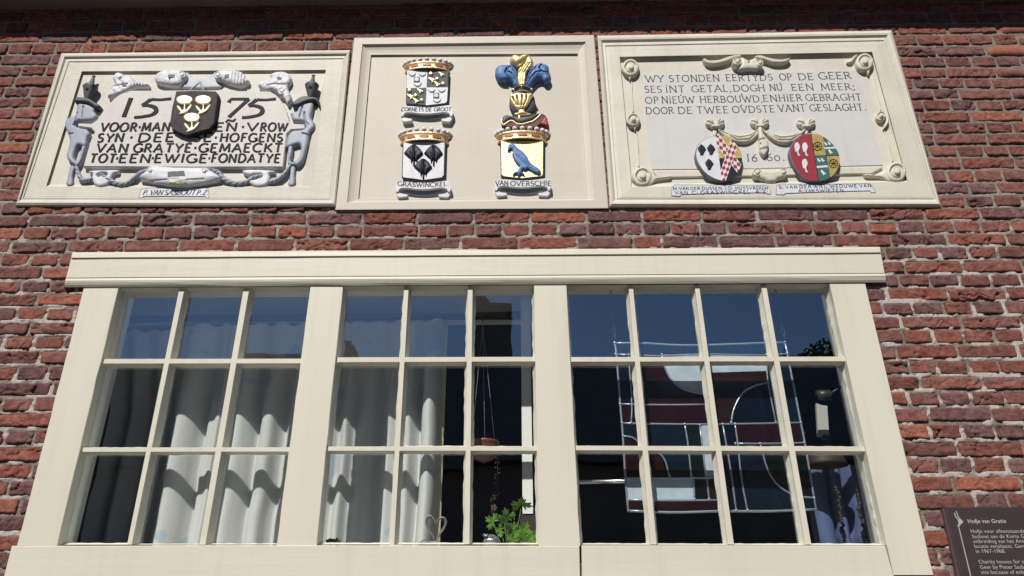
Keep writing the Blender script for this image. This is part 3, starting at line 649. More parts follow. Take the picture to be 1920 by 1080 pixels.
# curtains on their rail
CY, CA = .35, .062
rail = MB()
A = W((236, 604), CY); B = W((985, 586), CY)
rail.tube([A, B], .006, 8)
rail.box(A.x, B.x, CY+.012, CY+.030, A.z+.012, A.z+.034)
rail = rail.build('curtain_rail', 'dimgrey'); tag(rail, 'thin dark curtain rail across the inside of the left and middle windows', 'curtain rail')
def curtain(name, knots, yref, top_px, bot_px, label, m_='cloth', cy_=CY, amp=CA, rings_=True):
    # knots are (pixel x at yref, fold depth in units of amp)
    K = np.array([(W((a, yref), cy_).x, d) for a, d in knots]); t = np.arange(len(K)); tt = np.linspace(0, len(K)-1, (len(K)-1)*7+1)
    def cr_(v):
        v = np.concatenate([[2*v[0]-v[1]], v, [2*v[-1]-v[-2]]]); o = []
        for x in tt:
            i = min(int(x), len(K)-2); f = x-i; p0, p1, p2, p3 = v[i:i+4]
            o.append(.5*(2*p1+(p2-p0)*f+(2*p0-5*p1+4*p2-p3)*f*f+(3*p1-p0-3*p2+p3)*f**3))
        return np.array(o)
    X, Dd = cr_(K[:, 0]), cr_(K[:, 1]); zt = W((knots[0][0], top_px), cy_).z; zb = W((knots[0][0], bot_px), cy_).z
    rows = 60; v = []
    for r in range(rows+1):
        s = r/rows; z = zt+(zb-zt)*s; k = .35+.65*min(1, s*3)
        wv = vnoise(X*4+r*.02, np.full_like(X, r*.16), 3)-.5
        for x, d, q in zip(X, Dd, wv): v.append((x+.010*q*s, cy_+amp*d*k+.006*q*s, z-(.012*math.sin(x*40)**2 if r == 0 else 0)))
    n = len(X); f = [[r*n+i, r*n+i+1, (r+1)*n+i+1, (r+1)*n+i] for r in range(rows) for i in range(n-1)]
    mb = MB(); mb.add(v, f, 0, True); o = mb.build(name, m_); return o
c1 = curtain('curtain', [(150, 3.2), (175, 3.7), (200, 2.9), (225, 3.5), (250, 2.8), (275, 2.9), (295, 2.1), (318, 1.1), (325, .25), (336, -.02), (348, .06), (360, .38), (370, .8), (379, 1.08), (384, .85), (389, .4), (400, .28), (410, .05), (424, .55), (436, .28), (444, .02), (454, .08), (466, .45), (480, 1.0), (487, .5), (493, .14), (503, -.02), (512, .1), (523, .65), (533, .85), (543, .3), (556, .1)], 779, 606, 1060, '')
tag(c1, 'white cotton curtain hanging in deep folds behind the left window', 'curtain')
c2 = curtain('curtain', [(560, .2), (580, .9), (600, .3), (620, .55), (633, .85), (647, .2), (664, .75), (690, .25), (712, .8), (722, .35), (730, .1), (745, .35), (757, .2), (768, .1), (780, .7), (787, .85), (791, .2), (795, -.4), (805, -.75), (815, -.5), (822, .1), (825, .8)], 779, 600, 1060, '')
tag(c2, 'white curtain with one broad front fold drawn back at the middle window', 'curtain')
# pale blue leaf prints on the cotton
LIN = MB()
x0, x1 = W((822, 780), CY+.05).x, W((834, 780), CY+.05).x
LIN.add([(x0, CY+.03, W((822, 600), CY).z), (x1, CY+.045, W((822, 600), CY).z), (x1, CY+.045, 1.83), (x0, CY+.03, 1.83)], [[0, 1, 2, 3]])
M['lining2'] = mat('cream_lining', (.55, .50, .33), .8)
LIN.build('lining', 'lining2', c2)

# ------------------------------------------------------------------ carved panels above the window
def at_front(k, pts): return D(k, pts)
def lettering(name, m_, parent, jobs):        # every word is a piece of its own
    for fn, (ws, y0, y1, *rest), kw in jobs:
        xa, xb = ws[0][1], ws[-1][2]; f = lambda x: y0+(y1-y0)*(x-xa)/max(xb-xa, 1)
        for wd in ws:
            mb = MB(); fn(mb, [wd], f(wd[1]), f(wd[2]), *rest, **kw); o = mb.build(name, m_, parent)
    return o
def disc(c, r, n=24, ry=None): return [(c[0]+r*math.cos(2*math.pi*i/n), c[1]+(ry or r)*math.sin(2*math.pi*i/n)) for i in range(n)]

RS[0] = .72
# --- left: stone of 1575
p1 = thing('relief_plaque', 'cream stone relief plaque dated 1575 with raised black lettering and grey scrollwork', 'plaque', tuple(W((330, 245), 0)))
F0 = .003
O = [(115, 100), (657, 94), (629.5, 388), (29, 387)]
def inset(q, l, t, r, b): return [(q[0][0]+l, q[0][1]+t), (q[1][0]-r, q[1][1]+t), (q[2][0]-r, q[2][1]-b), (q[3][0]+l, q[3][1]-b)]
m = MB(); rings(m, [(O, .012), (inset(O, 0, 0, 0, 0), -.006), (inset(O, 1, 1.5, 1, 3), -.013), (inset(O, 3.2, 3.6, 3.2, 7), -.0175), (inset(O, 5.5, 6, 5.5, 9.5), -.0165), (inset(O, 8, 9, 8, 12), -.011), (inset(O, 8.6, 9.6, 9, 12.6), -.0085), (inset(O, 14, 15, 13, 16), -.0105), (inset(O, 14.6, 16.6, 14, 16.6), -.0072), (inset(O, 22, 21, 20, 18.5), -.0078)], cap=False)
fr1 = m.build('frame', 'stone', p1)
IN = inset(O, 22, 21, 20, 18.5)
RC = D('one', [(388, 156), (1720, 148), (1648, 788), (193, 786)])
m = MB(); rings(m, [(IN, -.0078), (RC, -.0080), ([(RC[0][0]+.5, RC[0][1]+.5), (RC[1][0]-.5, RC[1][1]+.5), (RC[2][0]-22, RC[2][1]-3), (RC[3][0]+.5, RC[3][1]-4)], F0)]); m.build('ground', 'stone', p1)
tab_o = D('one', [(655, 260), (1000, 258), (1415, 265), (1446, 283), (1470, 308), (1490, 338), (1505, 372), (1522, 428), (1545, 441), (1604, 444), (1604, 470), (1530, 474), (1506, 496), (1496, 580), (1485, 678), (1000, 679), (395, 676), (418, 590), (440, 520), (457, 487), (440, 466), (365, 456), (368, 438), (440, 440), (470, 420), (498, 378), (530, 338), (565, 302), (600, 278)])
TF = -.0165
m = MB(); slab(m, tab_o, TF, F0+.001, .003); tablet = m.build('tablet', 'tablet', p1)
kw = dict(wt=.105, thin=.64, serif=False, jit=.02, gap=.24)
LF, LB = TF-.0024, TF+.001
lettering('lettering', 'black', tablet, [(line, ([('1', 598, 652)], 402, 402, 102, 'one', LF, LB), dict(wt=.095, thin=.7, serif=False)), (line, ([('5', 676, 830)], 402, 402, 98, 'one', LF, LB), dict(wt=.10, thin=.62, serif=False)), (line, ([('7', 1165, 1282)], 404, 404, 100, 'one', LF, LB), dict(wt=.10, thin=.66, serif=False)), (line, ([('5', 1262, 1408)], 404, 404, 98, 'one', LF, LB), dict(wt=.10, thin=.6, serif=False))])
lettering('lettering', 'black', tablet, [(line, ([('VOOR', 485, 682), ('*', 688, 706), ('MAN', 712, 862)], 482, 480, 45, 'one', LF, LB), kw), (line, ([('EN', 1115, 1228), ('*', 1252, 1272), ('V', 1285, 1345), ('ROW', 1360, 1505)], 480, 480, 44, 'one', LF, LB), kw)])
m = MB(); stroke(m, [(W(q, LF).x, W(q, LF).z) for q in D('one', [(1172, 432), (1185, 420), (1200, 424), (1214, 426), (1226, 414)])], [.003, .0035, .0035, .0035, .003], LF, LB); m.build('lettering', 'black', tablet)
lettering('lettering', 'black', tablet, [(line, ([('SYN', 470, 608), ('*', 642, 662), ('DEE', 692, 888)], 540, 537, 45, 'one', LF, LB), kw), (line, ([('SE', 990, 1092), ('*', 1106, 1124), ('HOFGENS', 1140, 1480)], 537, 538, 44, 'one', LF, LB), kw)])
lettering('lettering', 'black', tablet, [(line, ([('VAN', 463, 632), ('GRATYE', 665, 980), ('*', 993, 1012), ('GEMAECKT', 1022, 1477)], 596, 594, 45, 'one', LF, LB), kw)])
lettering('lettering', 'black', tablet, [(line, ([('TOT', 428, 566), ('*', 566, 584), ('EEN', 588, 757), ('*', 760, 777), ('EWIGE', 780, 1066), ('*', 1069, 1086), ('FONDATYE', 1092, 1466)], 652, 651, 45, 'one', LF, LB), kw)])
# shield with three golden flowers
sh_o = D('one', [(902, 263), (1000, 260), (1116, 263), (1133, 281), (1122, 360), (1110, 440), (1084, 470), (1020, 488), (960, 506), (915, 490), (881, 470), (866, 442), (880, 350)])
SF = TF-.022
m = MB(); slab(m, sh_o, SF, TF+.001, .003, mi=0, side_mi=0); shield = m.build('shield', 'shieldbrown', p1)
def flower(cx, cy, s=1.0):
    m = MB(); T = lambda pts: D('one', [(cx+x*s, cy+y*s) for x, y in pts])
    g = [(T([(-4+a*4, 6), (a*30, -30)]), .0009, .0022) for a in (-1, -.5, 0, .5, 1)]
    relief(m, T([(-44, -12), (-40, -28), (-28, -36), (-14, -40), (0, -42), (14, -40), (28, -36), (40, -28), (43, -12), (30, 4), (12, 8), (0, 9), (-12, 8), (-30, 4)]), SF, .010, .008, .0016, grooves=g)
    relief(m, T([(-42, 14), (-26, 22), (-12, 40), (-4, 30), (-3, 8), (4, 8), (4, 28), (10, 38), (22, 20), (40, 8), (36, 24), (22, 42), (8, 52), (-10, 60), (-32, 62), (-22, 50), (-36, 34)]), SF, .008, .006, .0016)
    return m.build('flower', 'goldwhite', shield)
flower(948, 328); flower(1050, 328); flower(988, 424)
# strap holding the shield
m = MB()
for q in ([(968, 262), (985, 262), (1034, 226), (1026, 212)], [(1026, 214), (1040, 210), (1062, 262), (1046, 262)]): relief(m, D('one', q), F0, .018, .006, .0018, smooth=0)
m.build('strap', 'bluegrey', p1)
# scrolls along the top, bottom and corners
m = MB()
relief(m, D('one', [(958, 162), (985, 180), (1004, 196), (1040, 192), (1070, 196), (1095, 178), (1122, 158), (1150, 165), (1160, 195), (1140, 225), (1150, 244), (1060, 250), (985, 250), (915, 244), (935, 220), (960, 205)]), F0, .014, .01, .0022, mi=1)
for q, e, sg in (([(785, 192), (800, 170), (835, 154), (880, 152), (925, 154), (958, 168), (966, 190), (945, 214), (915, 236), (860, 233), (820, 226), (790, 214)], (938, 183), -1), ([(1122, 166), (1148, 152), (1195, 153), (1245, 156), (1272, 172), (1296, 200), (1299, 214), (1255, 236), (1210, 228), (1160, 212), (1128, 200)], (1134, 184), 1)):
    gr = [(D('one', [(e[0]+sg*60+k*12*sg, 158), (e[0]+sg*50+k*12*sg, 232)]), .0012, .006) for k in (range(5) if sg > 0 else (1,))]
    if sg > 0: gr = [(D('one', [(1218+k*17, 160), (1212+k*17, 232)]), .0013, .007) for k in range(5)]
    relief(m, D('one', q), F0, .040, .022, .0022, grooves=gr, lump=.006)
    relief(m, D('one', disc(e, 23, 16)), F0, .046, .010, .0018, grooves=[(D('one', disc(e, 13, 14)), .0014, .006)])
relief(m, D('one', [(862, 182), (905, 180), (905, 204), (862, 206)]), F0, .0405, .004, .002, smooth=0, mi=2)
relief(m, D('one', [(1168, 180), (1200, 178), (1200, 204), (1168, 206)]), F0, .0405, .004, .002, smooth=0, mi=2)
m.build('scroll', ['white', 'palegrey', 'darkgrey'], p1)
m = MB()
relief(m, D('one', [(545, 268), (548, 240), (575, 228), (556, 196), (580, 166), (612, 172), (628, 190), (655, 184), (676, 202), (750, 224), (748, 240), (690, 240), (655, 252), (625, 272), (575, 290), (535, 302), (530, 288)]), F0, .036, .016, .0020, lump=.008, grooves=[(D('one', [(672+k*16, 196), (664+k*16, 246)]), .0013, .007) for k in range(5)]+[(D('one', [(600, 205), (606, 200)]), .004, .02), (D('one', [(560, 244), (600, 238), (640, 232)]), .0018, .010)])
relief(m, D('one', [(608, 222), (640, 218), (642, 248), (612, 254)]), F0, .036, .003, .002, smooth=0, mi=1)
relief(m, D('one', disc((568, 262), 20, 14)), F0, .040, .010, .0018, grooves=[(D('one', disc((568, 262), 11, 12)), .0014, .006)])
m.build('scroll', ['white', 'darkgrey'], p1)
m = MB()
relief(m, D('one', [(1350, 236), (1366, 214), (1418, 202), (1414, 180), (1440, 166), (1488, 160), (1526, 180), (1531, 214), (1512, 246), (1530, 290), (1528, 318), (1510, 338), (1494, 312), (1468, 282), (1432, 262), (1398, 262), (1362, 248)]), F0, .036, .016, .0020, lump=.007, grooves=[(D('one', [(1466, 204), (1474, 206)]), .004, .02), (D('one', [(1402, 240), (1440, 232), (1500, 234)]), .0018, .012)])
relief(m, D('one', disc((1482, 270), 24, 14)), F0, .040, .010, .0018, grooves=[(D('one', disc((1482, 270), 13, 12)), .0014, .006)])
m.build('scroll', 'white', p1)
m = MB()
relief(m, D('one', [(700, 736), (742, 700), (752, 680), (790, 674), (900, 682), (1060, 684), (1094, 700), (1145, 735), (1108, 760), (1040, 775), (960, 786), (880, 782), (800, 772), (735, 752)]), F0, .050, .030, .0024, grooves=[(D('one', [(770, 760), (850, 756), (960, 758), (1060, 752)]), .002, .006)])
relief(m, D('one', [(860, 712), (958, 706), (966, 742), (862, 748)]), F0, .0505, .003, .002, smooth=0, mi=1)
relief(m, D('one', [(856, 752), (884, 742), (925, 746), (968, 738), (972, 765), (960, 782), (915, 786), (872, 782), (860, 770)]), F0, .052, .012, .002, lump=.012, mi=2)
for e in ((768, 706), (1062, 708)): relief(m, D('one', disc(e, 24, 16)), F0, .056, .012, .0018, grooves=[(D('one', disc(e, 14, 14)), .0014, .006)])
m.build('scroll', ['white', 'darkgrey', 'stone'], p1)
# bracket rings
m = MB()
relief(m, D('za', [(294, 868), (410, 862), (526, 862), (528, 882), (496, 890), (478, 915), (462, 945), (440, 978), (382, 996), (336, 978), (315, 930), (320, 890), (296, 888)]), F0, .026, .012, .002, grooves=[(D('za', [(372, 905), (400, 892), (425, 900)]), .006, .03)]); m.build('bracket', 'white', p1)
m = MB()
relief(m, D('zb', [(504, 864), (620, 858), (752, 868), (752, 884), (716, 893), (720, 930), (692, 982), (622, 998), (562, 976), (552, 946), (600, 938), (652, 914), (600, 905), (540, 905), (505, 888)]), F0, .026, .012, .002, grooves=[(D('zb', [(590, 912), (640, 908)]), .006, .03)]); m.build('bracket', 'white', p1)
# terminal figures with lantern-like heads
def herm(k, cap, body, hole, leg, tas, lat=()):
    m = MB(); relief(m, D(k, body), F0, .030, .013, .002, grooves=[(D(k, l), .0018, .008) for l in lat]); 
    relief(m, D(k, leg), F0, .030, .007, .0018); h = m.build('terminal_figure', 'bluegrey', p1)
    m = MB(); relief(m, D(k, cap), F0, .044, .010, .002, grooves=[(D(k, lat[0] if False else cap[:2]), .001, .0)]); m.build('cap', 'darkgrey', h)
    m = MB(); relief(m, D(k, tas), F0, .020, .008, .0018); m.build('tassel', 'bluegrey', h)
    return h
h1 = herm('za', [(176, 292), (200, 275), (250, 276), (300, 286), (345, 315), (386, 342), (376, 366), (345, 364), (290, 330), (235, 322), (182, 320)],
          [(200, 322), (245, 322), (296, 336), (342, 368), (336, 388), (356, 422), (330, 456), (262, 464), (205, 464), (182, 484), (188, 510), (232, 524), (276, 532), (300, 566), (280, 602), (266, 668), (226, 664), (205, 660), (186, 690), (170, 760), (196, 800), (165, 815), (122, 782), (108, 740), (122, 690), (134, 632), (128, 585), (118, 560), (100, 520), (97, 476), (130, 436), (180, 416)],
          None, [(238, 670), (266, 672), (252, 730), (232, 790), (205, 828), (172, 818), (160, 800), (186, 792), (205, 780), (222, 730)],
          [(138, 832), (178, 832), (160, 900), (160, 955), (152, 985), (122, 990), (104, 972), (112, 938), (124, 890)], lat=[[(198, 400), (190, 470), (170, 500)], [(120, 575), (165, 570)], [(250, 350), (240, 440)]])
def finial(parent, k, foot, knob):
    yc = F0-.024; a = W(D(k, [foot])[0], yc); h = W(D(k, [knob])[0], yc).z-a.z; m = MB(); N = 18
    prof = [(.010, -.02), (.012, .04), (.019, .24), (.027, .46), (.0285, .53), (.026, .58), (.015, .60), (.0125, .63), (.0085, .78), (.0058, .92), (.0042, .95), (.0072, .975), (.0072, 1.01), (.001, 1.035)]
    v = [(a.x+r*math.cos(2*math.pi*i/N), yc+r*.8*math.sin(2*math.pi*i/N), a.z+h*t) for i in range(N) for r, t in prof]; n = len(prof)
    m.add(v, [[i*n+j, i*n+j+1, ((i+1) % N)*n+j+1, ((i+1) % N)*n+j] for i in range(N) for j in range(n-1)], 0, True)
    for ux, t, r in ((-.019, .49, .0055), (.017, .49, .0055), (0, .34, .0075)): m.ball((a.x+ux, yc-.8*math.sqrt(max(.026**2*(.6 if t < .4 else 1)-ux*ux, 1e-6))+.001, a.z+h*t), r, .6, 10, mi=1, sz=1.3)
    m.build('finial', ['darkgrey', 'black'], parent)
finial(h1, 'za', (272, 284), (324, 100))
h2 = herm('zb', [(902, 322), (975, 272), (1040, 268), (1108, 284), (1122, 320), (1120, 360), (1090, 312), (1020, 318), (960, 345), (908, 352)],
          [(950, 340), (1015, 318), (1072, 318), (1068, 370), (1054, 440), (1082, 480), (1080, 520), (1050, 550), (1036, 590), (1030, 640), (1010, 720), (985, 790), (945, 830), (912, 820), (905, 795), (945, 770), (968, 700), (955, 656), (905, 668), (850, 684), (846, 640), (866, 580), (905, 545), (985, 535), (1008, 510), (1000, 478), (960, 468), (905, 462), (890, 420), (886, 398), (938, 386)],
          None, [(868, 680), (905, 674), (898, 740), (890, 790), (930, 808), (918, 828), (882, 822), (862, 806)],
          [(885, 828), (925, 826), (920, 900), (922, 950), (912, 985), (880, 992), (864, 972), (876, 930), (882, 880)], lat=[[(1000, 400), (1005, 470), (1030, 500)], [(985, 570), (1035, 580)], [(985, 350), (960, 440)]])
finial(h2, 'zb', (1046, 266), (1072, 94))
# rope festoons, twisted cloth between the rings
def rope(k, pts, r, y=F0-.012):
    P = [W(q, y) for q in smooth_open(D(k, pts), 7)]; m = MB(); N = len(P)
    for s in range(3):
        Q = [p+Vector((0, -math.cos(i*.55+s*2.09)*r*.55, math.sin(i*.55+s*2.09)*r*.55)) for i, p in enumerate(P)]
        m.tube(Q, r*.72, 7, rf=lambda t: .65+.45*math.sin(math.pi*t))
    return m.build('festoon', 'bluegrey', p1)
rope('za', [(186, 815), (200, 880), (232, 938), (270, 942), (318, 932)], .0085)
rope('za', [(385, 895), (440, 930), (510, 968), (590, 972), (650, 930), (705, 885), (765, 862)], .0085)
rope('zb', [(250, 862), (305, 880), (350, 935), (430, 968), (520, 960), (590, 920), (660, 905)], .0085)
rope('zb', [(705, 960), (765, 945), (830, 900), (868, 850), (890, 815)], .0085)
# name ribbon painted on a small plate
def ribbon_plate(k, o, rows, parent, kw, ink='blue_ink', yf=-.0092, yb=-.0070, border=True):
    m = MB(); slab(m, D(k, o), yf, yb, .0006); r = m.build('name_ribbon', 'white', parent)
    lettering('lettering', 'ink' if ink is None else ink, r, [(line, (ws, y0, y1, cap, k, yf-.0008, yf+.0002), kw) for ws, y0, y1, cap in rows])
    if border:
        m = MB(); q = [W(a, yf) for a in D(k, o)]
        for i in range(len(q)):
            a, b = q[i], q[(i+1) % len(q)]; stroke(m, [(a.x, a.z), (b.x, b.z)], [.00045, .00045], yf-.0006, yf+.0002)
        m.build('ribbon_border', 'blue_ink', r)
    return r
ribbon_plate('one', [(712, 800), (760, 793), (900, 794), (1060, 792), (1078, 798), (1082, 846), (1066, 846), (1064, 838), (890, 836), (725, 838), (718, 846), (699, 845)], [([('P.', 720, 745), ('VAN', 756, 824), ('SASBOUT', 836, 1003), ('P.', 1013, 1038), ('Z.', 1046, 1072)], 829, 829, 24)], p1, dict(wt=.085, thin=.45, italic=.22, gap=.12))

RS[0] = .78
# --- right: stone of 1660
p3 = thing('relief_plaque', 'cream stone plaque dated 1660 with painted verse, drapery and two oval shields', 'plaque', tuple(W((1440, 215), 0)))
O = [(1119.5, 67), (1672, 57), (1765, 389), (1143, 389)]
m = MB(); rings(m, [(O, .012), (O, -.004), (inset(O, 1, 1.5, 1, 3), -.013), (inset(O, 4, 4.5, 4, 7), -.0185), (inset(O, 7, 8, 7, 11), -.017), (inset(O, 10, 12, 10, 14), -.011), (inset(O, 10.6, 13, 11, 14.6), -.0085), (inset(O, 15, 18, 14.5, 17.5), -.0115), (inset(O, 16, 20.5, 15.5, 18.2), -.0080), (inset(O, 22, 26, 20, 20), -.0095), (inset(O, 23, 29, 21, 20.5), -.0095)], cap=False); fr3 = m.build('frame', 'tooled', p3)
IN = inset(O, 23, 29, 21, 20.5)
RC = D('three', [(148, 190), (1505, 164), (1697, 862), (214, 892)])
m = MB(); rings(m, [(IN, -.0095), (RC, -.0110), ([(RC[0][0]+1, RC[0][1]+1), (RC[1][0]-1, RC[1][1]+1), (RC[2][0]-3, RC[2][1]-3), (RC[3][0]+1, RC[3][1]-6)], .0065)]); m.build('ground', 'tooled', p3)
F3 = .0065; TF3 = F3-.003
m = MB(); slab(m, D('three', [(262, 290), (700, 278), (1420, 262), (1445, 330), (1500, 540), (1562, 772), (900, 790), (322, 796), (300, 640), (282, 470)]), TF3, F3+.001, .001); ground3 = m.build('verse_tablet', 'whitetab', p3)
LF, LB = TF3-.0009, TF3+.0004
kw = dict(wt=.052, thin=.5, serif=True, jit=.018, gap=.2)
def vers(rows): lettering('lettering', 'grey_ink', ground3, [(line, (ws, y0, y1, cap, 'three', LF, LB), kw) for ws, y0, y1, cap in rows])
vers([([('WY', 288, 386), ('STONDEN', 415, 686), ('EERTYDS', 722, 972), ('OP', 1010, 1076), ('DE', 1112, 1192)], 326, 313, 34), ([('GEER', 1220, 1396)], 311, 308, 36)])
vers([([('SES', 285, 376), ('iNT', 397, 500), ('GETAL,', 537, 750), ('DOGH', 762, 930)], 382, 374, 34), ([("NU", 958, 1026), ("'", 1014, 1024), ('EEN', 1074, 1192), ('MEER;', 1234, 1414)], 372, 366, 33)])
vers([([('OP', 288, 358), ('NiEUW', 376, 552), ('HERBOUWD,', 583, 918)], 440, 432, 34), ([('EN', 922, 996), ('HiER', 1008, 1130), ('GEBRAGHT', 1152, 1450)], 430, 422, 34), ([("'", 478, 490)], 436, 436, 34), ([("'", 806, 818)], 432, 432, 34)])
vers([([('DOOR', 292, 440), ('DE', 464, 541), ('TWEE', 564, 735), ('OVDSTE', 757, 983)], 498, 487, 35), ([('VANT', 1004, 1150), ('GESLAGHT.', 1174, 1474)], 484, 477, 35), ([("'", 806, 818)], 490, 490, 34), ([("'", 1156, 1166)], 482, 482, 33)])
vers([([('16', 836, 890), ('60.', 940, 1036)], 752, 748, 38)])
# the strapwork border
def rosette(c, r, ext=(), hook=None):
    m = MB(); g = []
    ring = [(c[0]+r*.62*math.cos(i*.30+1.0), c[1]+r*.62*math.sin(i*.30+1.0)) for i in range(18)]
    relief(m, D('three', disc(c, r, 20)), F3, .030, .012, .002, grooves=[(D('three', ring), .0026, .011)], smooth=2)
    relief(m, D('three', disc((c[0]+r*.05, c[1]+r*.02), r*.34, 12)), F3, .042, .007, .0018)
    for e in ext: relief(m, D('three', e), F3, .022, .009, .002)
    return m.build('scroll', 'cream', p3)
rosette((207, 252), 47, [[(196, 295), (214, 296), (208, 312), (202, 318)]])
rosette((1464, 222), 48, [[(1420, 190), (1432, 176), (1402, 190), (1385, 214), (1368, 222), (1395, 222)], [(1470, 262), (1492, 262), (1490, 282), (1482, 290)]])
rosette((222, 532), 37, [[(222, 566), (236, 564), (236, 580), (230, 588)]])
rosette((1552, 512), 27, [[(1578, 500), (1594, 530), (1590, 556), (1566, 580), (1570, 556), (1578, 535)]])
rosette((270, 836), 53, [[(300, 800), (345, 836), (420, 830), (420, 842), (350, 852), (318, 880), (280, 886)]])
rosette((1634, 812), 55, [[(1585, 800), (1545, 826), (1470, 822), (1470, 834), (1548, 840), (1590, 862), (1640, 864)]])
m = MB()
relief(m, D('three', [(325, 804), (600, 800), (900, 795), (1200, 788), (1560, 780), (1562, 790), (1500, 822), (1200, 828), (900, 834), (600, 838), (350, 842)]), F3, .011, .004, .003, smooth=0); m.build('strap', 'cream', p3)
for q in ([(206, 322), (216, 322), (226, 490), (216, 490)], [(236, 590), (246, 590), (258, 780), (246, 784)], [(1500, 292), (1506, 290), (1540, 400), (1556, 478), (1548, 480)], [(1566, 584), (1576, 584), (1622, 752), (1612, 754)]): m = MB(); relief(m, D('three', q), F3, .006, .004, .003, smooth=0); m.build('strap', 'cream', p3)
m = MB()
for q in ([(595, 206), (604, 203), (626, 213), (660, 213), (690, 208), (730, 193), (765, 185), (800, 184), (800, 196), (765, 204), (735, 218), (700, 230), (660, 237), (628, 236), (606, 226)], [(872, 192), (890, 187), (915, 188), (950, 200), (1010, 209), (1050, 203), (1062, 197), (1064, 206), (1050, 222), (1018, 230), (970, 229), (925, 214), (890, 206)]):
    relief(m, D('three', q), F3, .030, .009, .0018)
relief(m, D('three', [(800, 196), (826, 206), (842, 212), (862, 204), (884, 200), (892, 222), (902, 250), (890, 264), (842, 262), (800, 266), (782, 258), (796, 236)]), F3, .034, .016, .002, grooves=[(D('three', [(842, 222), (842, 232)]), .003, .012)])
for e, r in (((778, 222), 25), ((900, 230), 21)): relief(m, D('three', disc(e, r, 16)), F3, .046, .009, .0018, grooves=[(D('three', disc(e, r*.6, 14)), .0016, .009)])
m.build('scroll', 'cream', p3)
m = MB()
relief(m, D('three', [(862, 812), (880, 794), (910, 798), (945, 804), (975, 802), (1005, 794), (1035, 796), (1046, 815), (1030, 842), (1000, 852), (985, 866), (945, 868), (925, 858), (890, 842)]), F3, .034, .016, .002, lump=.004)
for e, r in (((886, 815), 26), ((1024, 816), 24)): relief(m, D('three', disc(e, r, 16)), F3, .040, .009, .0018, grooves=[(D('three', disc(e, r*.6, 14)), .0016, .009)])
m.build('scroll', 'cream', p3)
# drapery hung from three knots
m = MB()
for q, gr in (([(676, 578), (735, 602), (800, 614), (860, 600), (902, 570), (888, 618), (835, 654), (772, 652), (712, 624)], [[(700, 596), (790, 628), (850, 616), (890, 588)], [(690, 590), (780, 642), (845, 638), (884, 600)]]),
              ([(914, 574), (960, 600), (1030, 614), (1100, 602), (1152, 574), (1122, 616), (1062, 656), (1000, 654), (945, 620)], [[(930, 590), (1010, 630), (1080, 622), (1130, 590)], [(925, 582), (1000, 642), (1070, 642), (1120, 606)]])):
    relief(m, D('three', q), F3, .026, .012, .0018, grooves=[(D('three', g), .0016, .008) for g in gr])
for cx, cy in ((662, 548), (901, 546), (1150, 548)):
    T = lambda pts: D('three', [(cx+x, cy+y) for x, y in pts])
    relief(m, T([(-52, -12), (-40, -22), (-20, -24), (-5, -10), (4, 8), (10, -10), (20, -24), (40, -24), (50, -8), (46, 12), (30, 20), (14, 18), (0, 20), (-16, 20), (-36, 18), (-50, 6)]), F3, .028, .012, .0018, grooves=[(T([(0, 12), (x, y)]), .0016, .009) for x, y in ((-44, -6), (-28, -20), (-12, -20), (14, -20), (30, -20), (44, -4))])
    relief(m, T([(-20, 12), (20, 12), (22, 26), (-20, 26)]), F3, .030, .006, .0018)
relief(m, D('three', [(648, 570), (672, 570), (668, 615), (650, 618)]), F3, .014, .006, .0018)
relief(m, D('three', [(1138, 570), (1160, 570), (1160, 606), (1142, 608)]), F3, .014, .006, .0018)
relief(m, D('three', [(890, 572), (914, 574), (922, 610), (946, 650), (946, 690), (938, 712), (922, 726), (900, 702), (896, 640)]), F3, .028, .010, .0018, grooves=[(D('three', [(900, 640), (940, 632)]), .002, .010), (D('three', [(906, 690), (940, 684)]), .003, .012), (D('three', [(905, 660), (912, 690)]), .002, .008)])
m.build('drapery', 'cream', p3)

def clip_poly(P, C):
    A = sum(C[i][0]*C[(i+1) % len(C)][1]-C[(i+1) % len(C)][0]*C[i][1] for i in range(len(C)))
    sg = 1 if A > 0 else -1
    for i in range(len(C)):
        a, b = C[i], C[(i+1) % len(C)]; out = []
        side = lambda p: sg*((b[0]-a[0])*(p[1]-a[1])-(b[1]-a[1])*(p[0]-a[0]))
        for j in range(len(P)):
            p, q = P[j], P[(j+1) % len(P)]; sp_, sq = side(p), side(q)
            if sp_ >= 0: out.append(p)
            if (sp_ >= 0) != (sq >= 0):
                t = sp_/(sp_-sq); out.append((p[0]+t*(q[0]-p[0]), p[1]+t*(q[1]-p[1])))
        P = out
        if len(P) < 3: return []
    return P
def paint(mb, k, poly, yf, mi=0, th=.0006, clip=None):
    q = D(k, poly)
    if clip is not None: q = clip_poly(q, clip)
    if len(q) >= 3: mb.prism([W(a, yf) for a in q], yf+th+.0006, 0, mi)
OF = F3-.030
ov1 = smooth_closed(D('three', [(670, 613), (728, 620), (776, 660), (805, 715), (803, 770), (775, 825), (725, 856), (678, 854), (620, 825), (576, 775), (556, 718), (570, 662), (612, 628)]), 3)
m = MB(); slab(m, ov1, OF, F3+.001, .003, 0, 1); s1 = m.build('oval_shield', ['white', 'shieldside'], p3); s1['label'] = 'oval shield half white, half red and white chequered cross'
c1_ = [(a*.988+.012*sum(p[0] for p in ov1)/len(ov1), b*.988+.012*sum(p[1] for p in ov1)/len(ov1)) for a, b in ov1]
m = MB()
paint(m, 'three', [(663, 600), (900, 600), (900, 733), (683, 735)], OF-.0006, 0, clip=c1_); paint(m, 'three', [(683, 735), (900, 733), (900, 880), (702, 880)], OF-.0006, 1, clip=c1_)
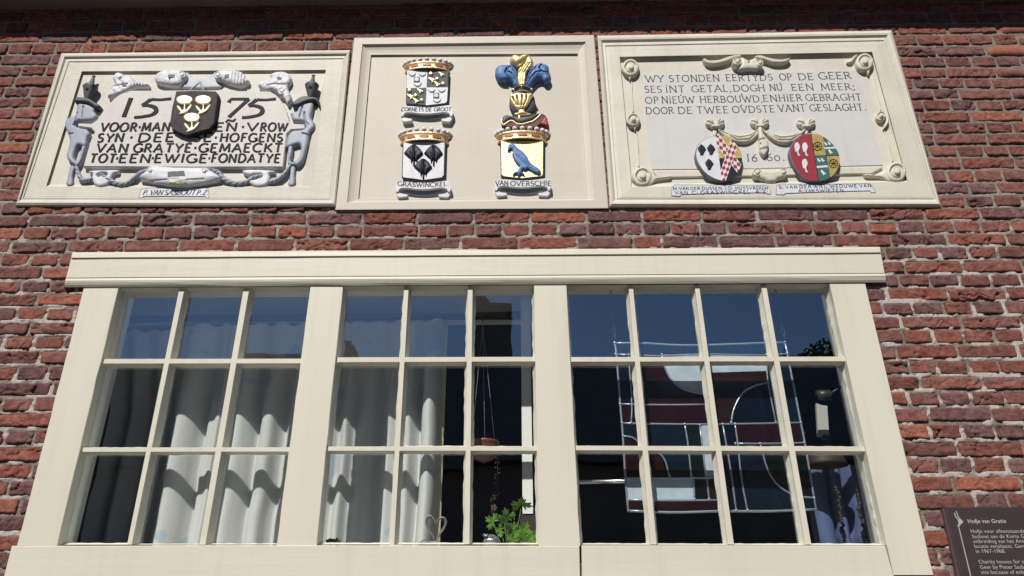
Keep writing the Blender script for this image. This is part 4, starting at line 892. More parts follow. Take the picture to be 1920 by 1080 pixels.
def loz_band(a, b, wd, n, clipx):
    ax = np.array(a, float); bx = np.array(b, float); d = (bx-ax)/n; L = np.hypot(*d); u = d/L; nn = np.array([-u[1], u[0]])*wd
    half = [(663, 600), (900, 600), (900, 880), (702, 880)]
    for i in range(-1, n+1):
        for j in (-1, 0, 1):
            for o in (0, .5):
                c = ax+d*(i+.5+o*1.0)+nn*(j+(.5 if o else 0))
                q = [tuple(c-d*.5), tuple(c+nn*.5), tuple(c+d*.5), tuple(c-nn*.5)]
                q = clip_poly(q, [tuple(ax-d-nn), tuple(bx+d-nn), tuple(bx+d+nn), tuple(ax-d+nn)])
                if len(q) >= 3: q = clip_poly(q, half)
                if len(q) >= 3: paint(m, 'three', q, OF-.0012-(0.0002 if clipx else 0), 2 if (o == 0) else 3, clip=c1_)
loz_band((664, 622), (798, 800), 22, 7, 0); loz_band((768, 645), (698, 850), 22, 7, 1)
m.build('quartering', ['golddull', 'navy', 'white', 'red'], s1)
for cx, cy in ((590, 688), (640, 686), (630, 766)):
    m = MB(); relief(m, D('three', [(cx+x, cy+y) for x, y in [(-4, -30), (14, -16), (24, 0), (16, 12), (10, 22), (10, 34), (3, 26), (1, 40), (-3, 26), (-9, 34), (-9, 20), (-18, 8), (-22, -8), (-14, -18)]]), OF, .0035, .006, .0014, smooth=0); m.build('black_charge', 'navy', s1)
ov2 = smooth_closed(D('three', [(1172, 602), (1228, 610), (1285, 650), (1325, 705), (1331, 760), (1308, 815), (1262, 850), (1200, 861), (1150, 850), (1100, 800), (1072, 745), (1062, 695), (1080, 648), (1120, 614)]), 3)
m = MB(); slab(m, ov2, OF, F3+.001, .003, 0, 1); s2 = m.build('oval_shield', ['redfield', 'shieldside'], p3); s2['label'] = 'oval shield half crimson, half green and gold'
c2_ = [(a*.988+.012*sum(p[0] for p in ov2)/len(ov2), b*.988+.012*sum(p[1] for p in ov2)/len(ov2)) for a, b in ov2]
m = MB(); Y2 = OF-.0006
paint(m, 'zh', [(332, 560), (414, 560), (442, 749), (362, 752)], Y2, 0, clip=c2_); paint(m, 'zh', [(416, 560), (600, 560), (600, 746), (444, 749)], Y2, 1, clip=c2_)
paint(m, 'zh', [(363, 755), (443, 752), (476, 960), (398, 960)], Y2, 1, clip=c2_); paint(m, 'zh', [(445, 752), (600, 749), (600, 960), (478, 960)], Y2, 0, clip=c2_)
for q in ([(430, 694), (560, 686), (560, 698), (432, 706)], [(376, 824), (452, 818), (456, 832), (380, 838)]): paint(m, 'zh', q, Y2-.0008, 2, clip=c2_)
for q in ([(328, 560), (333, 560), (400, 960), (395, 960)], [(413, 560), (417, 560), (479, 960), (475, 960)], [(361, 751.5), (600, 747), (600, 750), (362, 755)]): paint(m, 'zh', q, Y2-.0005, 3, clip=c2_)
m.build('quartering', ['golddull', 'green', 'white', 'ink'], s2)
for c, r in (((383, 686), 31), ((493, 806), 31)):
    m = MB(); Yw = Y2-.0008; P = [W(a, Yw) for a in D('zh', disc(c, r, 24, r*.93))]; cc = W(D('zh', [c])[0], Yw)
    stroke(m, [(p.x, p.z) for p in P+P[:1]], [.0011]*25, Yw-.0004, Yw+.0004)
    for i in range(0, 24, 3): stroke(m, [(cc.x, cc.z), (P[i].x, P[i].z)], [.0009, .0009], Yw-.0004, Yw+.0004)
    m.prism([Vector((cc.x+.0026*math.cos(i), Yw-.0012, cc.z+.0026*math.sin(i))) for i in np.linspace(0, 5.8, 10)], Yw, 0); m.build('wheel_charge', 'ink', s2)
for c, s in (((442, 668), .8), ((466, 664), .8), ((474, 722), 1.0), ((394, 782), .85), ((420, 780), .85), ((424, 868), 1.15)):
    m = MB(); paint(m, 'zh', [(c[0]+x*s, c[1]+y*s) for x, y in [(-18, -8), (-12, -16), (-4, -12), (6, 0), (20, 10), (8, 10), (4, 14), (6, 18), (-2, 18), (-2, 12), (-10, 6), (-14, -4)]], Y2-.0008); m.build('bird_charge', 'white', s2)
for c in ((242, 700), (297, 700), (296, 815)):
    m = MB(); relief(m, D('zh', [(c[0]+x, c[1]+y) for x, y in [(-12, -38), (6, -40), (14, -28), (20, -12), (16, 8), (10, 22), (14, 40), (24, 50), (14, 56), (4, 46), (0, 30), (-12, 24), (-16, 6), (-20, -14)]]), OF, .003, .005, .0014, grooves=[(D('zh', [(c[0]-6, c[1]-14), (c[0]+4, c[1]-4), (c[0]-4, c[1]+8)]), .0012, .002)]); m.build('white_charge', 'white', s2)
rk = dict(wt=.085, thin=.6, gap=.26, jit=.01, serif=False)
def ribbon2(o, rows):
    return ribbon_plate('three', o, rows, p3, rk, yf=-.0112, yb=-.0088)
ribbon2([(430, 890), (445, 878), (700, 880), (935, 880), (952, 892), (962, 926), (940, 928), (935, 920), (700, 922), (480, 930), (470, 940), (427, 936)], [([('M:', 436, 466), ('VAN', 470, 520), ('DER', 530, 580), ('DUSSEN.', 592, 706), ('I:D:', 716, 760), ('HUYSVROUW', 772, 948)], 906, 902, 16), ([('VAN', 446, 516), ('C:', 538, 570), ('GRASWINCKEL.', 585, 862), ('A:', 880, 908), ('Z:', 918, 948)], 929, 921, 16)])
ribbon2([(992, 882), (1005, 874), (1250, 876), (1488, 872), (1506, 886), (1524, 920), (1500, 920), (1494, 910), (1250, 916), (1040, 924), (1030, 932), (988, 930)], [([('S:', 1004, 1030), ('VAN', 1040, 1104), ('DER', 1116, 1180), ('WiEL.', 1192, 1270), ('WEDUWE', 1280, 1424), ('VAN', 1438, 1502)], 898, 890, 16), ([('A:', 1110, 1138), ('VAN', 1146, 1196), ('SWiETEN.', 1206, 1364)], 918, 915, 16)])

RS[0] = .72
# --- middle: timber board carrying three coats of arms
p2 = thing('panel_board', 'plain cream framed board holding three painted coats of arms', 'board', tuple(W((885, 230), 0)))
O = [(664, 71), (1114, 66), (1141, 391), (629, 394)]
A1 = D('mid', [(178, 98), (1434, 84), (1490, 976), (92, 990)]); A2 = D('mid', [(222, 150), (1392, 143), (1440, 966), (150, 974)]); A3 = D('mid', [(226, 158), (1390, 151), (1436, 962), (155, 970)])
FB = .011
m = MB(); rings(m, [(O, .014), (inset(O, 0, 0, 0, 0), -.010), (inset(O, .8, .8, .8, .8), -.0115), (inset(O, 2, 2, 2, 2), -.012), (A1, -.0125), (lerp4(A1, A2, .06), -.008), (lerp4(A1, A2, .3), -.0035), (lerp4(A1, A2, .65), .0008), (lerp4(A1, A2, .94), .0028), (A2, .002), (A3, .0025), (lerp4(A3, [(x+1, y+.6) for x, y in A3], 1), FB)], cap=False); m.build('frame', 'board', p2)
m = MB(); rings(m, [([(x-(2 if i in (0, 3) else -2), y-(2 if i < 2 else -2)) for i, (x, y) in enumerate(A3)], FB-.0006)]); m.build('board', 'board', p2)

def crown(k, parent, left, right, front_low, front_top, npearl=11, b=.046, mat_='gold'):
    """half-ring coronet standing out from the board; all given in detail coordinates at its middle front."""
    lo = W(D(k, [front_low])[0], FB-b); hi = W(D(k, [front_top])[0], FB-b)
    xl, xr = W(D(k, [left])[0], FB).x, W(D(k, [right])[0], FB).x; xc = (xl+xr)/2; a = (xr-xl)/2; H = hi.z-lo.z
    prof = [(.86, .02), (.90, 0), (.94, .06), (.95, .16), (.91, .24), (.90, .30), (.92, .66), (.945, .72), (.99, .80), (1.0, .90), (.97, .98), (.90, 1.0), (.80, .92), (.76, .1)]
    N = 36; m = MB(); v = []
    for i in range(N+1):
        ph = math.pi*i/N
        for r, h in prof: v.append((xc-a*r*math.cos(ph), FB+.001-b*r*math.sin(ph), lo.z+H*h))
    n = len(prof); f = [[i*n+j, i*n+j+1, (i+1)*n+j+1, (i+1)*n+j] for i in range(N) for j in range(n-1)]+[[i*n+n-1, i*n, (i+1)*n, (i+1)*n+n-1] for i in range(N)]+[[i*n+12 for i in range(N+1)]]
    m.add(v, f, 0, True); c = m.build('crown', 'gold', parent)
    m = MB()
    for q in range(5):
        ph0 = math.pi*(.14+.18*q); w_ = .070*math.pi
        ring = []
        for t in np.linspace(0, 2*math.pi, 13)[:-1]:
            ph = ph0+w_*math.cos(t)*(1 if abs(math.cos(t)) > .99 else .9); h = .48+.20*math.sin(t)
            ring.append((xc-a*.935*math.cos(ph), FB-b*.97*math.sin(ph), lo.z+H*h))
        m.add(ring, [list(range(12))])
    m.build('red_lozenge', 'terracotta', c)
    for i in range(npearl):
        ph = math.pi*(i+.35)/(npearl-.3); m = MB(); r = a*.098
        m.ball((xc-a*.97*math.cos(ph), FB-b*.93*math.sin(ph), lo.z+H*1.0+r*.80), r, 1, 12, sz=.95); m.build('pearl', 'pearl', c)
    return c
def banner(k, parent, x0, x1, y0, y1, txt, kw, words, base):
    # ribbon shape traced in the box (118..888, 770..1035)
    T = lambda pts: D(k, [(x0+(x-118)/770*(x1-x0), y0+(y-770)/265*(y1-y0)) for x, y in pts])
    YB = FB-.026; m = MB()
    top = [(124, 872), (138, 822), (170, 795), (215, 785), (300, 790), (400, 800), (500, 806), (600, 802), (700, 790), (790, 776), (838, 772), (868, 800), (884, 850), (888, 900)]
    low = [(868, 950), (846, 944), (832, 902), (800, 888), (750, 882), (640, 897), (560, 906), (500, 908), (440, 906), (370, 900), (290, 888), (220, 886), (186, 896), (166, 924), (160, 950), (128, 940)]
    slab(m, T(top+low), YB, YB+.010, .0012)
    slab(m, T([(122, 880), (150, 900), (166, 958), (230, 975), (290, 985), (289, 1014), (240, 1024), (170, 1031), (146, 1010), (130, 960)]), YB+.006, FB+.001, .0012)
    slab(m, T([(884, 870), (856, 920), (836, 956), (780, 975), (716, 986), (718, 1018), (770, 1026), (842, 1032), (866, 1000), (880, 950)]), YB+.006, FB+.001, .0012)
    slab(m, T([(230, 905), (370, 915), (500, 920), (640, 910), (760, 900), (770, 960), (640, 985), (540, 1000), (470, 1000), (370, 985), (240, 965)]), FB-.006, FB+.001, .001, mi=1)
    bn = m.build('banner', ['white', 'bluegrey'], parent)
    m = MB(); yy = YB-.0008
    path = lambda x: Z(*DET[k], [(x, base(x))])[0]
    for w_, a, b in words: word(m, w_, np.float64(a), np.float64(b), kw['cap']/DET[k][1], yy, YB+.0003, wt=.095, thin=.5, gap=.16, path=path, jit=.01)
    m.build('lettering', 'ink', bn); return bn
SF2 = FB-.022
def arms(label, px): return thing('coat_of_arms', label, 'coat of arms', tuple(W(px, FB)))
ga = 'painted coats of arms on the middle board'
# upper left arms
a1 = arms('quartered grey and white shield with gold figures under a red and gold crown', (800, 165)); a1['group'] = ga
so = [(252, 322), (560, 326), (862, 330), (852, 560), (838, 770), (818, 796), (700, 812), (530, 832), (360, 820), (250, 808), (238, 780), (244, 560)]
m = MB(); slab(m, D('zc', so), SF2, FB+.001, .003, 0, 0); s_ = m.build('shield', 'slate', a1)
cl = [(a*.985+.015*800, b*.985+.015*165) for a, b in D('zc', so)]
m = MB()
paint(m, 'zc', [(200, 300), (553, 300), (538, 575), (200, 580)], SF2-.0006, 0, clip=cl); paint(m, 'zc', [(538, 571), (900, 568), (900, 900), (524, 900)], SF2-.0006, 0, clip=cl)
m.build('white_quarter', 'white', s_)
def crescent(cx, cy, r, deep):
    m = MB(); relief(m, D('zc', [(cx-r, cy-r*.25), (cx-r*.85, cy+r*.35), (cx-r*.4, cy+r*.75), (cx, cy+r*.85), (cx+r*.4, cy+r*.75), (cx+r*.85, cy+r*.35), (cx+r, cy-r*.25), (cx+r*.7, cy+r*.2), (cx+r*.35, cy+r*.45), (cx, cy+r*.5), (cx-r*.35, cy+r*.45), (cx-r*.7, cy+r*.2)]), SF2, .006, .006, .0014); m.build('crescent_charge', 'palegrey' if deep else 'bluegrey', s_)
for dx, dy in ((0, 0), (282, 232)):
    for q in ((330+dx, 360+dy, 58), (476+dx, 360+dy, 58), (397+dx+8, 505+dy, 64)): crescent(*q, False)
    m = MB(); cx, cy = 395+dx, 450+dy
    slab(m, D('zc', [(cx-42, cy-38), (cx+42, cy-38), (cx+42, cy+36), (cx-42, cy+36)]), SF2-.004, SF2, .001, mi=1)
    for ang in range(0, 360, 45):
        c_, s2_ = math.cos(math.radians(ang)), math.sin(math.radians(ang)); paint(m, 'zc', [(cx-c_*4-s2_*8, cy-s2_*4+c_*8), (cx+c_*32-s2_*7, cy+s2_*30+c_*7), (cx+c_*32+s2_*7, cy+s2_*30-c_*7), (cx-c_*4+s2_*8, cy-s2_*4-c_*8)], SF2-.0046-ang*1e-6, 0)
    m.build('star_charge', ['white', 'darkgrey'], s_)
for dx, dy in ((0, 0), (-308, 240)):
    for c, r in (((600, 366), 30), ((690, 440), 28), ((776, 510), 28)):
        m = MB(); relief(m, D('zc', disc((c[0]+dx, c[1]+dy), r, 12, r*.8)), SF2, .010, .006, .0014); m.build('gold_ball', 'gold', s_)
    for q in ([(695, 345), (740, 350), (790, 375), (812, 400), (775, 395), (760, 418), (745, 412), (730, 385)], [(560, 425), (610, 430), (665, 450), (690, 460), (650, 470), (625, 500), (608, 505), (610, 480), (575, 455)], [(635, 480), (680, 485), (720, 515), (770, 520), (720, 540), (690, 560), (668, 552), (680, 535), (650, 505)]):
        m = MB(); relief(m, D('zc', [(x+dx, y+dy) for x, y in q]), SF2, .008, .005, .0014); m.build('gold_animal', 'gold', s_)
crown('zc', a1, (205, 330), (905, 330), (552, 276), (552, 178), b=.040)
banner('zc', a1, 158, 922, 822, 1070, '', dict(cap=52), [('CORNETS', 172, 492), ('DE', 525, 612), ('GROOT', 645, 895)], lambda x: 908+6*math.sin((x-170)/730*math.pi)-.0*x+(14 if x < 190 else 0))
# lower left arms
a2 = arms('white shield with three black ray shapes under a red and gold crown', (795, 300)); a2['group'] = ga
so = [(180, 250), (470, 252), (760, 258), (752, 500), (746, 712), (712, 748), (600, 764), (460, 784), (300, 762), (182, 748), (165, 716), (172, 480)]
m = MB(); slab(m, D('zd', so), SF2, FB+.001, .004, 0, 1); s_ = m.build('shield', ['white', 'slate'], a2)
ray = [(197, 405), (250, 340), (300, 299), (330, 291), (360, 299), (410, 342), (455, 405), (412, 448), (378, 482), (372, 528), (361, 526), (352, 494), (342, 496), (340, 566), (327, 579), (316, 566), (318, 496), (306, 492), (300, 534), (289, 530), (283, 480), (240, 445)]
for dx, dy, s in ((0, 0, 1), (268, 2, .98), (128, 186, .95)):
    T = lambda pts: [(326+(x-326)*s+dx, 400+(y-400)*s+dy) for x, y in pts]
    m = MB(); relief(m, D('zd', T(ray)), SF2, .014, .012, .0015, smooth=0, grooves=[(D('zd', T([(290, 400), (300, 470)])), .0016, .003), (D('zd', T([(362, 400), (350, 470)])), .0016, .003)], ridges=[(D('zd', T([(326, 310), (328, 480)])), .003, .004)], lump=.003); m.build('ray_charge', 'navy', s_)
crown('zd', a2, (130, 235), (830, 235), (468, 222), (468, 108), b=.042)
banner('zd', a2, 78, 832, 778, 1012, '', dict(cap=56), [('GRASWiNCKEL.', 112, 800)], lambda x: 848+18*math.sin((x-110)/690*math.pi))
# right arms with helmet and plumes
a3 = arms('gold shield with a blue bird beneath a plumed helmet', (980, 235)); a3['group'] = ga
so = [(200, 268), (500, 272), (792, 278), (790, 520), (789, 742), (762, 768), (640, 778), (500, 796), (380, 784), (240, 766), (208, 736), (204, 500)]
m = MB(); slab(m, D('zf', so), SF2, FB+.001, .004, 0, 1); s_ = m.build('shield', ['goldpale', 'slate'], a3)
bird = [(300, 386), (308, 350), (328, 322), (352, 313), (382, 318), (410, 345), (440, 380), (500, 420), (535, 455), (562, 492), (600, 562), (640, 602), (700, 640), (748, 682), (740, 714), (700, 720), (640, 692), (592, 662), (562, 656), (540, 674), (506, 662), (492, 702), (530, 728), (526, 738), (482, 724), (452, 750), (432, 742), (436, 722), (405, 722), (376, 742), (370, 732), (390, 704), (428, 694), (455, 650), (460, 620), (420, 580), (380, 522), (362, 460), (366, 402), (342, 388), (322, 412), (298, 408)]
m = MB(); relief(m, D('zf', bird), SF2, .017, .012, .0015, smooth=2, grooves=[(D('zf', [(430, 480), (500, 560), (600, 630)]), .0018, .004), (D('zf', [(500, 520), (560, 580), (640, 640)]), .0015, .003), (D('zf', [(600, 650), (690, 690)]), .0013, .003), (D('zf', [(330, 360), (352, 362)]), .0014, .004), (D('zf', [(470, 660), (480, 690)]), .0016, .004)]); m.build('bird_charge', 'blue', s_)
crown('zf', a3, (140, 240), (858, 240), (500, 236), (500, 128), b=.044)
banner('zf', a3, 118, 888, 782, 1032, '', dict(cap=60), [('VAN', 140, 308), ('OVERSCHiE', 338, 888)], lambda x: 872+16*math.sin((x-140)/740*math.pi)+(18 if x < 175 else 0)+(10 if x > 840 else 0))
# mantle, helmet, plume
m = MB()
relief(m, D('ze', [(205, 930), (214, 884), (260, 852), (330, 864), (420, 870), (520, 866), (620, 842), (700, 832), (742, 842), (778, 880), (795, 950), (798, 1010), (690, 1030), (480, 1040), (240, 1020), (206, 980)]), FB, .020, .012, .002, mi=0)
relief(m, D('ze', [(204, 930), (214, 884), (260, 854), (330, 866), (420, 872), (520, 868), (620, 844), (704, 834), (660, 880), (600, 925), (540, 945), (480, 962), (420, 965), (380, 945), (345, 920), (310, 925), (270, 950), (235, 980), (210, 970)]), FB, .040, .014, .002, mi=1)
relief(m, D('ze', [(690, 975), (720, 925), (758, 868), (788, 900), (800, 1012)]), FB, .034, .006, .002, mi=2, smooth=0)
mt_ = m.build('mantle', ['lining', 'steelgrey', 'redfield'], a3)
m = MB(); P = [W(q, FB-.036) for q in smooth_open(D('ze', [(212, 890), (206, 935), (232, 972), (268, 950), (308, 926), (344, 922), (378, 946), (420, 964), (482, 962), (545, 944), (602, 926), (662, 880), (704, 836)]), 4)]
m.tube(P, .0036, 7); m.build('gold_hem', 'gold', mt_)
m = MB(); relief(m, D('ze', disc((468, 690), 166, 26, 170)), FB, .050, .036, .002); he = m.build('helmet', 'steelgrey', a3)
m = MB(); relief(m, D('ze', [(308, 622), (330, 600), (420, 588), (520, 598), (600, 596), (600, 625), (585, 650), (562, 705), (512, 775), (440, 800), (388, 785), (340, 725), (318, 670)]), FB, .068, .022, .0016, edge=.80, grooves=[(D('ze', q), .0024, .030) for q in ([(345, 650), (362, 690), (402, 750)], [(398, 635), (408, 690), (425, 755)], [(464, 625), (464, 690), (452, 755)], [(522, 625), (515, 690), (482, 755)])]); m.build('visor', 'gold', he)
m = MB(); relief(m, D('ze', [(405, 795), (500, 792), (510, 830), (590, 848), (580, 862), (480, 872), (400, 864), (362, 854), (365, 842), (412, 832)]), FB, .056, .012, .0018, edge=.7, grooves=[(D('ze', [(370, 848), (480, 858), (585, 850)]), .0012, .003)]); relief(m, D('ze', [(405, 870), (455, 872), (450, 915), (430, 938), (412, 920)]), FB, .046, .008, .0018); m.build('collar', 'gold', he)
m = MB(); P = [W(q, FB-.052) for q in smooth_open(D('ze', [(345, 552), (365, 515), (410, 492), (470, 486), (530, 494), (580, 520), (600, 555)]), 5)]; m.tube(P, .0055, 8); 
for i in (3, 14, 26): m.ball(P[min(i, len(P)-1)], .0062, 1, 10, mi=1)
m.build('wreath', ['slate', 'gold'], he)
m = MB()
for q, gr in (([(412, 484), (362, 480), (342, 432), (302, 402), (250, 416), (170, 402), (126, 342), (128, 272), (178, 226), (258, 216), (330, 226), (382, 266), (406, 322), (416, 400)], [[(400, 470), (370, 400), (330, 340), (280, 320)], [(410, 440), (395, 360), (350, 290)], [(285, 330), (280, 280), (330, 245)], [(260, 225), (280, 260), (250, 330), (280, 400)]]),
              ([(508, 492), (560, 496), (602, 452), (652, 402), (704, 392), (746, 432), (800, 426), (828, 380), (812, 340), (808, 262), (772, 216), (692, 194), (632, 216), (572, 270), (532, 350)], [[(530, 480), (570, 400), (640, 330), (690, 320)], [(520, 440), (570, 330), (640, 260)], [(700, 330), (680, 270), (720, 220)], [(690, 300), (740, 330), (800, 320)]])):
    relief(m, D('ze', q), FB, .052, .024, .0018, grooves=[(D('ze', g), .0017, .009) for g in gr], lump=.004)
m.build('blue_plume', 'blue', he)
m = MB()
relief(m, D('ze', [(424, 490), (496, 490), (512, 400), (532, 302), (592, 260), (612, 190), (582, 132), (545, 108), (505, 150), (472, 230), (416, 272), (410, 350)]), FB, .058, .016, .0018, grooves=[(D('ze', [(430+k*22, 470), (436+k*26, 330), (500+k*30, 220)]), .0013, .006) for k in range(3)], lump=.006)
relief(m, D('ze', [(308, 152), (338, 108), (388, 95), (430, 108), (480, 96), (530, 94), (562, 120), (522, 172), (450, 222), (390, 236), (340, 212), (314, 186)]), FB, .070, .026, .0018, grooves=[(D('ze', [(430, 108), (440, 150)]), .002, .008)])
m.build('gold_plume', 'gold', he)

# ------------------------------------------------------------------ information sign by the window
sg = thing('information_sign', 'dark brown information sign with white print beside the window', 'sign', tuple(W((1850, 1010), 0)))
SY = -.022
x0 = W((1773.5, 951), SY); x1 = W((1803, 1080), SY)
dx = (x1.x-x0.x)/(x1.z-x0.z)
zt, zb = x0.z, x0.z-.62; sx0 = x0.x; sx1 = x0.x+.44
m = MB(); m.prism([Vector((sx0, SY, zt)), Vector((sx1, SY, zt)), Vector((sx1+dx*-.62*0, SY, zb)), Vector((sx0+dx*-.62, SY, zb))], SY+.006, .0012, 0, 1)
m.prism([Vector((sx0-.008, SY+.008, zt-.002)), Vector((sx0+.012, SY+.008, zt-.002)), Vector((sx0+.012+dx*-.62, SY+.008, zb)), Vector((sx0-.008+dx*-.62, SY+.008, zb))], .0, .001, 1, 1)
plate = m.build('plate', ['signplate', 'signedge'], sg)
m = MB(); Ye = SY-.0008
for q in ([(940, 520), (950, 522), (1088, 1085), (1076, 1085)],):
    m.prism([W(a, Ye) for a in D('sign', q)], Ye+.001, 0)
m.prism([W(a, Ye-.0001) for a in D('sign', [(932, 440), (965, 438), (1000, 470), (948, 522), (930, 522), (946, 490)])], Ye+.001, 0)
m.prism([W(a, Ye-.0002) for a in D('sign', [(892, 370), (902, 368), (916, 412), (940, 436), (934, 446), (908, 420)])], Ye+.001, 0)
m.prism([W(a, Ye-.0003) for a in D('sign', [(912, 348), (920, 346), (944, 410), (966, 436), (958, 440), (936, 418)])], Ye+.001, 0)
m.build('emblem', 'signink', sg)
def print_line(txt, q, size, bold=False):
    c = bpy.data.curves.new('lettering', 'FONT'); c.body = txt; c.size = size; c.extrude = .0004; c.offset = .0003 if bold else 0; c.space_character = 1.06
    o = bpy.data.objects.new('lettering', c); COL.objects.link(o); p = W(D('sign', [q])[0], Ye)
    o.rotation_euler = (math.radians(90), 0, 0); o.location = p
    bpy.context.view_layer.update()
    me = bpy.data.meshes.new_from_object(o.evaluated_get(bpy.context.evaluated_depsgraph_get())); mw = o.matrix_world.copy(); bpy.data.objects.remove(o)
    me.transform(mw); me.materials.clear(); return link('lettering', me, 'signink', sg)
print_line('Hofje van Gratie', (1050, 485), .0162, True)
for t, q in (('Hofje voor alleenstaande vrouwen', (1082, 597)), ('Sasbout aan de Korte Geer verving', (1099, 655)), ('uitbreiding van het Armamentarium', (1111, 710)), ('locatie verplaatst. Gerestaureerd', (1123, 766)), ('in 1967-1968.', (1140, 822)), ('Charity houses for single women', (1172, 940)), ('Geer by Pieter Sasbout moved', (1187, 1000)), ('site because of enlargement', (1202, 1058))):
    print_line(t, q, .0152)

# ------------------------------------------------------------------ things behind the glass
LY = .10
sg_ = thing('stained_glass_panel', 'abstract leaded glass panel in dark red, blue and white hanging in the right window', 'glass panel', tuple(W((1340, 800), LY)))
T = lambda p: [W(q, LY) for q in D('lead', p)]
PIECES = [('g_teal', [(305, 12), (600, 20), (735, 20), (1165, 5), (1178, 62), (740, 66), (312, 66)]), ('g_blue', [(312, 68), (374, 68), (390, 314), (332, 314)]), ('g_red', [(378, 68), (540, 68), (550, 122), (590, 200), (660, 246), (762, 270), (770, 318), (392, 318)]),
          ('g_white', [(542, 68), (745, 68), (758, 268), (700, 258), (655, 240), (592, 196), (556, 130)]), ('g_white', [(748, 68), (1066, 68), (1076, 150), (755, 160)]), ('g_brown', [(756, 162), (1076, 154), (1080, 208), (1010, 226), (950, 262), (908, 340), (893, 412), (784, 416)]),
          ('g_blue', [(1080, 212), (1118, 410), (898, 412), (912, 342), (954, 266), (1012, 230)]), ('g_teal', [(1070, 70), (1180, 64), (1243, 410), (1122, 410)]), ('g_red', [(334, 320), (382, 320), (386, 412), (342, 412)]), ('g_green', [(392, 322), (402, 322), (412, 412), (390, 412)]),
          ('g_red', [(404, 322), (770, 322), (780, 418), (414, 414)]), ('g_teal', [(344, 418), (656, 422), (672, 520), (688, 688), (585, 688), (545, 582), (440, 524), (348, 480)]), ('g_red', [(350, 486), (440, 528), (540, 586), (578, 688), (360, 688)]), ('g_green', [(662, 424), (732, 426), (762, 688), (694, 688)]),
          ('g_white', [(738, 428), (788, 424), (818, 690), (768, 690)]), ('g_blue', [(792, 422), (846, 420), (914, 852), (838, 852), (822, 690)]), ('g_blue', [(852, 422), (908, 420), (968, 852), (920, 852)]), ('g_red', [(914, 424), (1244, 416), (1262, 512), (926, 516)]), ('g_teal', [(930, 520), (1038, 520), (1076, 650), (1130, 732), (1215, 782), (1306, 794), (1316, 848), (976, 852)]),
          ('g_green', [(1044, 518), (1262, 516), (1305, 790), (1215, 776), (1136, 726), (1080, 646)]), ('g_amber', [(1096, 690), (1286, 684), (1292, 716), (1120, 720)]), ('g_white', [(364, 700), (700, 698), (705, 800), (373, 800)]), ('g_green', [(706, 698), (768, 698), (778, 800), (710, 800)]), ('g_brown', [(774, 700), (822, 700), (828, 802), (784, 802)]), ('g_red', [(376, 806), (832, 808), (838, 852), (378, 854)])]
for i, (mt, p) in enumerate(PIECES):
    m = MB(); off = -.0006 if mt == 'g_amber' else 0
    m.prism([Vector((q.x, LY-.0015+off, q.z)) for q in T(p)], LY+.0015, 0); m.build('glass_piece', mt, sg_)
m = MB()
CAMES = [[(303, 8), (312, 66), (331, 312), (345, 480), (358, 690), (372, 858)], [(303, 10), (450, 10), (600, 19), (735, 20), (950, 13), (1165, 5)], [(307, 66), (530, 74), (740, 66), (1050, 70), (1178, 63)], [(374, 68), (390, 312), (387, 412)], [(330, 318), (560, 322), (770, 320)], [(340, 415), (560, 419), (780, 420), (1010, 417), (1245, 412)],
         [(542, 68), (556, 130), (592, 198), (658, 244), (762, 270)], [(745, 66), (762, 268), (784, 418)], [(893, 412), (908, 340), (952, 262), (1012, 226), (1080, 208)], [(1070, 68), (1080, 208), (1119, 410)], [(1165, 5), (1200, 180), (1245, 412), (1265, 512), (1322, 850)], [(914, 518), (1100, 518), (1262, 514)], [(658, 420), (674, 520), (692, 690)], [(734, 424), (766, 690)], [(790, 421), (820, 690), (840, 856)],
         [(912, 418), (926, 516), (946, 700), (975, 855)], [(850, 420), (890, 650), (918, 855)], [(346, 480), (396, 488), (440, 524), (545, 582), (582, 690)], [(358, 692), (590, 694), (822, 692)], [(702, 692), (708, 800)], [(770, 692), (781, 800)], [(372, 803), (600, 806), (835, 804)], [(372, 858), (600, 866), (840, 860), (1100, 860), (1322, 850)], [(1040, 518), (1078, 650), (1132, 730), (1215, 780), (1312, 793)]]
for i, c in enumerate(CAMES):
    P = [Vector((q.x, LY-.001, q.z)) for q in T(smooth_open(c, 4))]; m.tube(P, .0034 if i not in (0, 1, 10, 22) else .0042, 7)
    for q in (P[0], P[-1]): m.ball(q+Vector((0, -.002, 0)), .0052, .8, 8)
m.build('lead_came', 'lead', sg_)
for a, b in (((1145, 535), (1153.5, 640)), ((1451, 533), (1472, 639))):
    m = MB(); A, B = W(a, LY), W(b, LY); n = 9
    for i in range(n):
        c = A.lerp(B, (i+.5)/n); h = (A.z-B.z)/n*.62; ring = []
        for k in range(13):
            t = 2*math.pi*k/12; ring.append((c.x+.0052*math.cos(t)*(1 if i % 2 else .35), c.y+(0 if i % 2 else .004*math.cos(t)), c.z+h*math.sin(t)))
        m.tube(ring, .0011, 5, caps=False)
    m.build('chain', 'dimgrey', sg_)
m = MB(); m.tube([W((1086, 904.5), .20), W((1180, 902), .20), W((1330, 900), .20)], .0075, 12); tag(m.build('metal_tube', 'steel', None), 'shiny horizontal metal tube behind the leaded glass panel', 'tube')

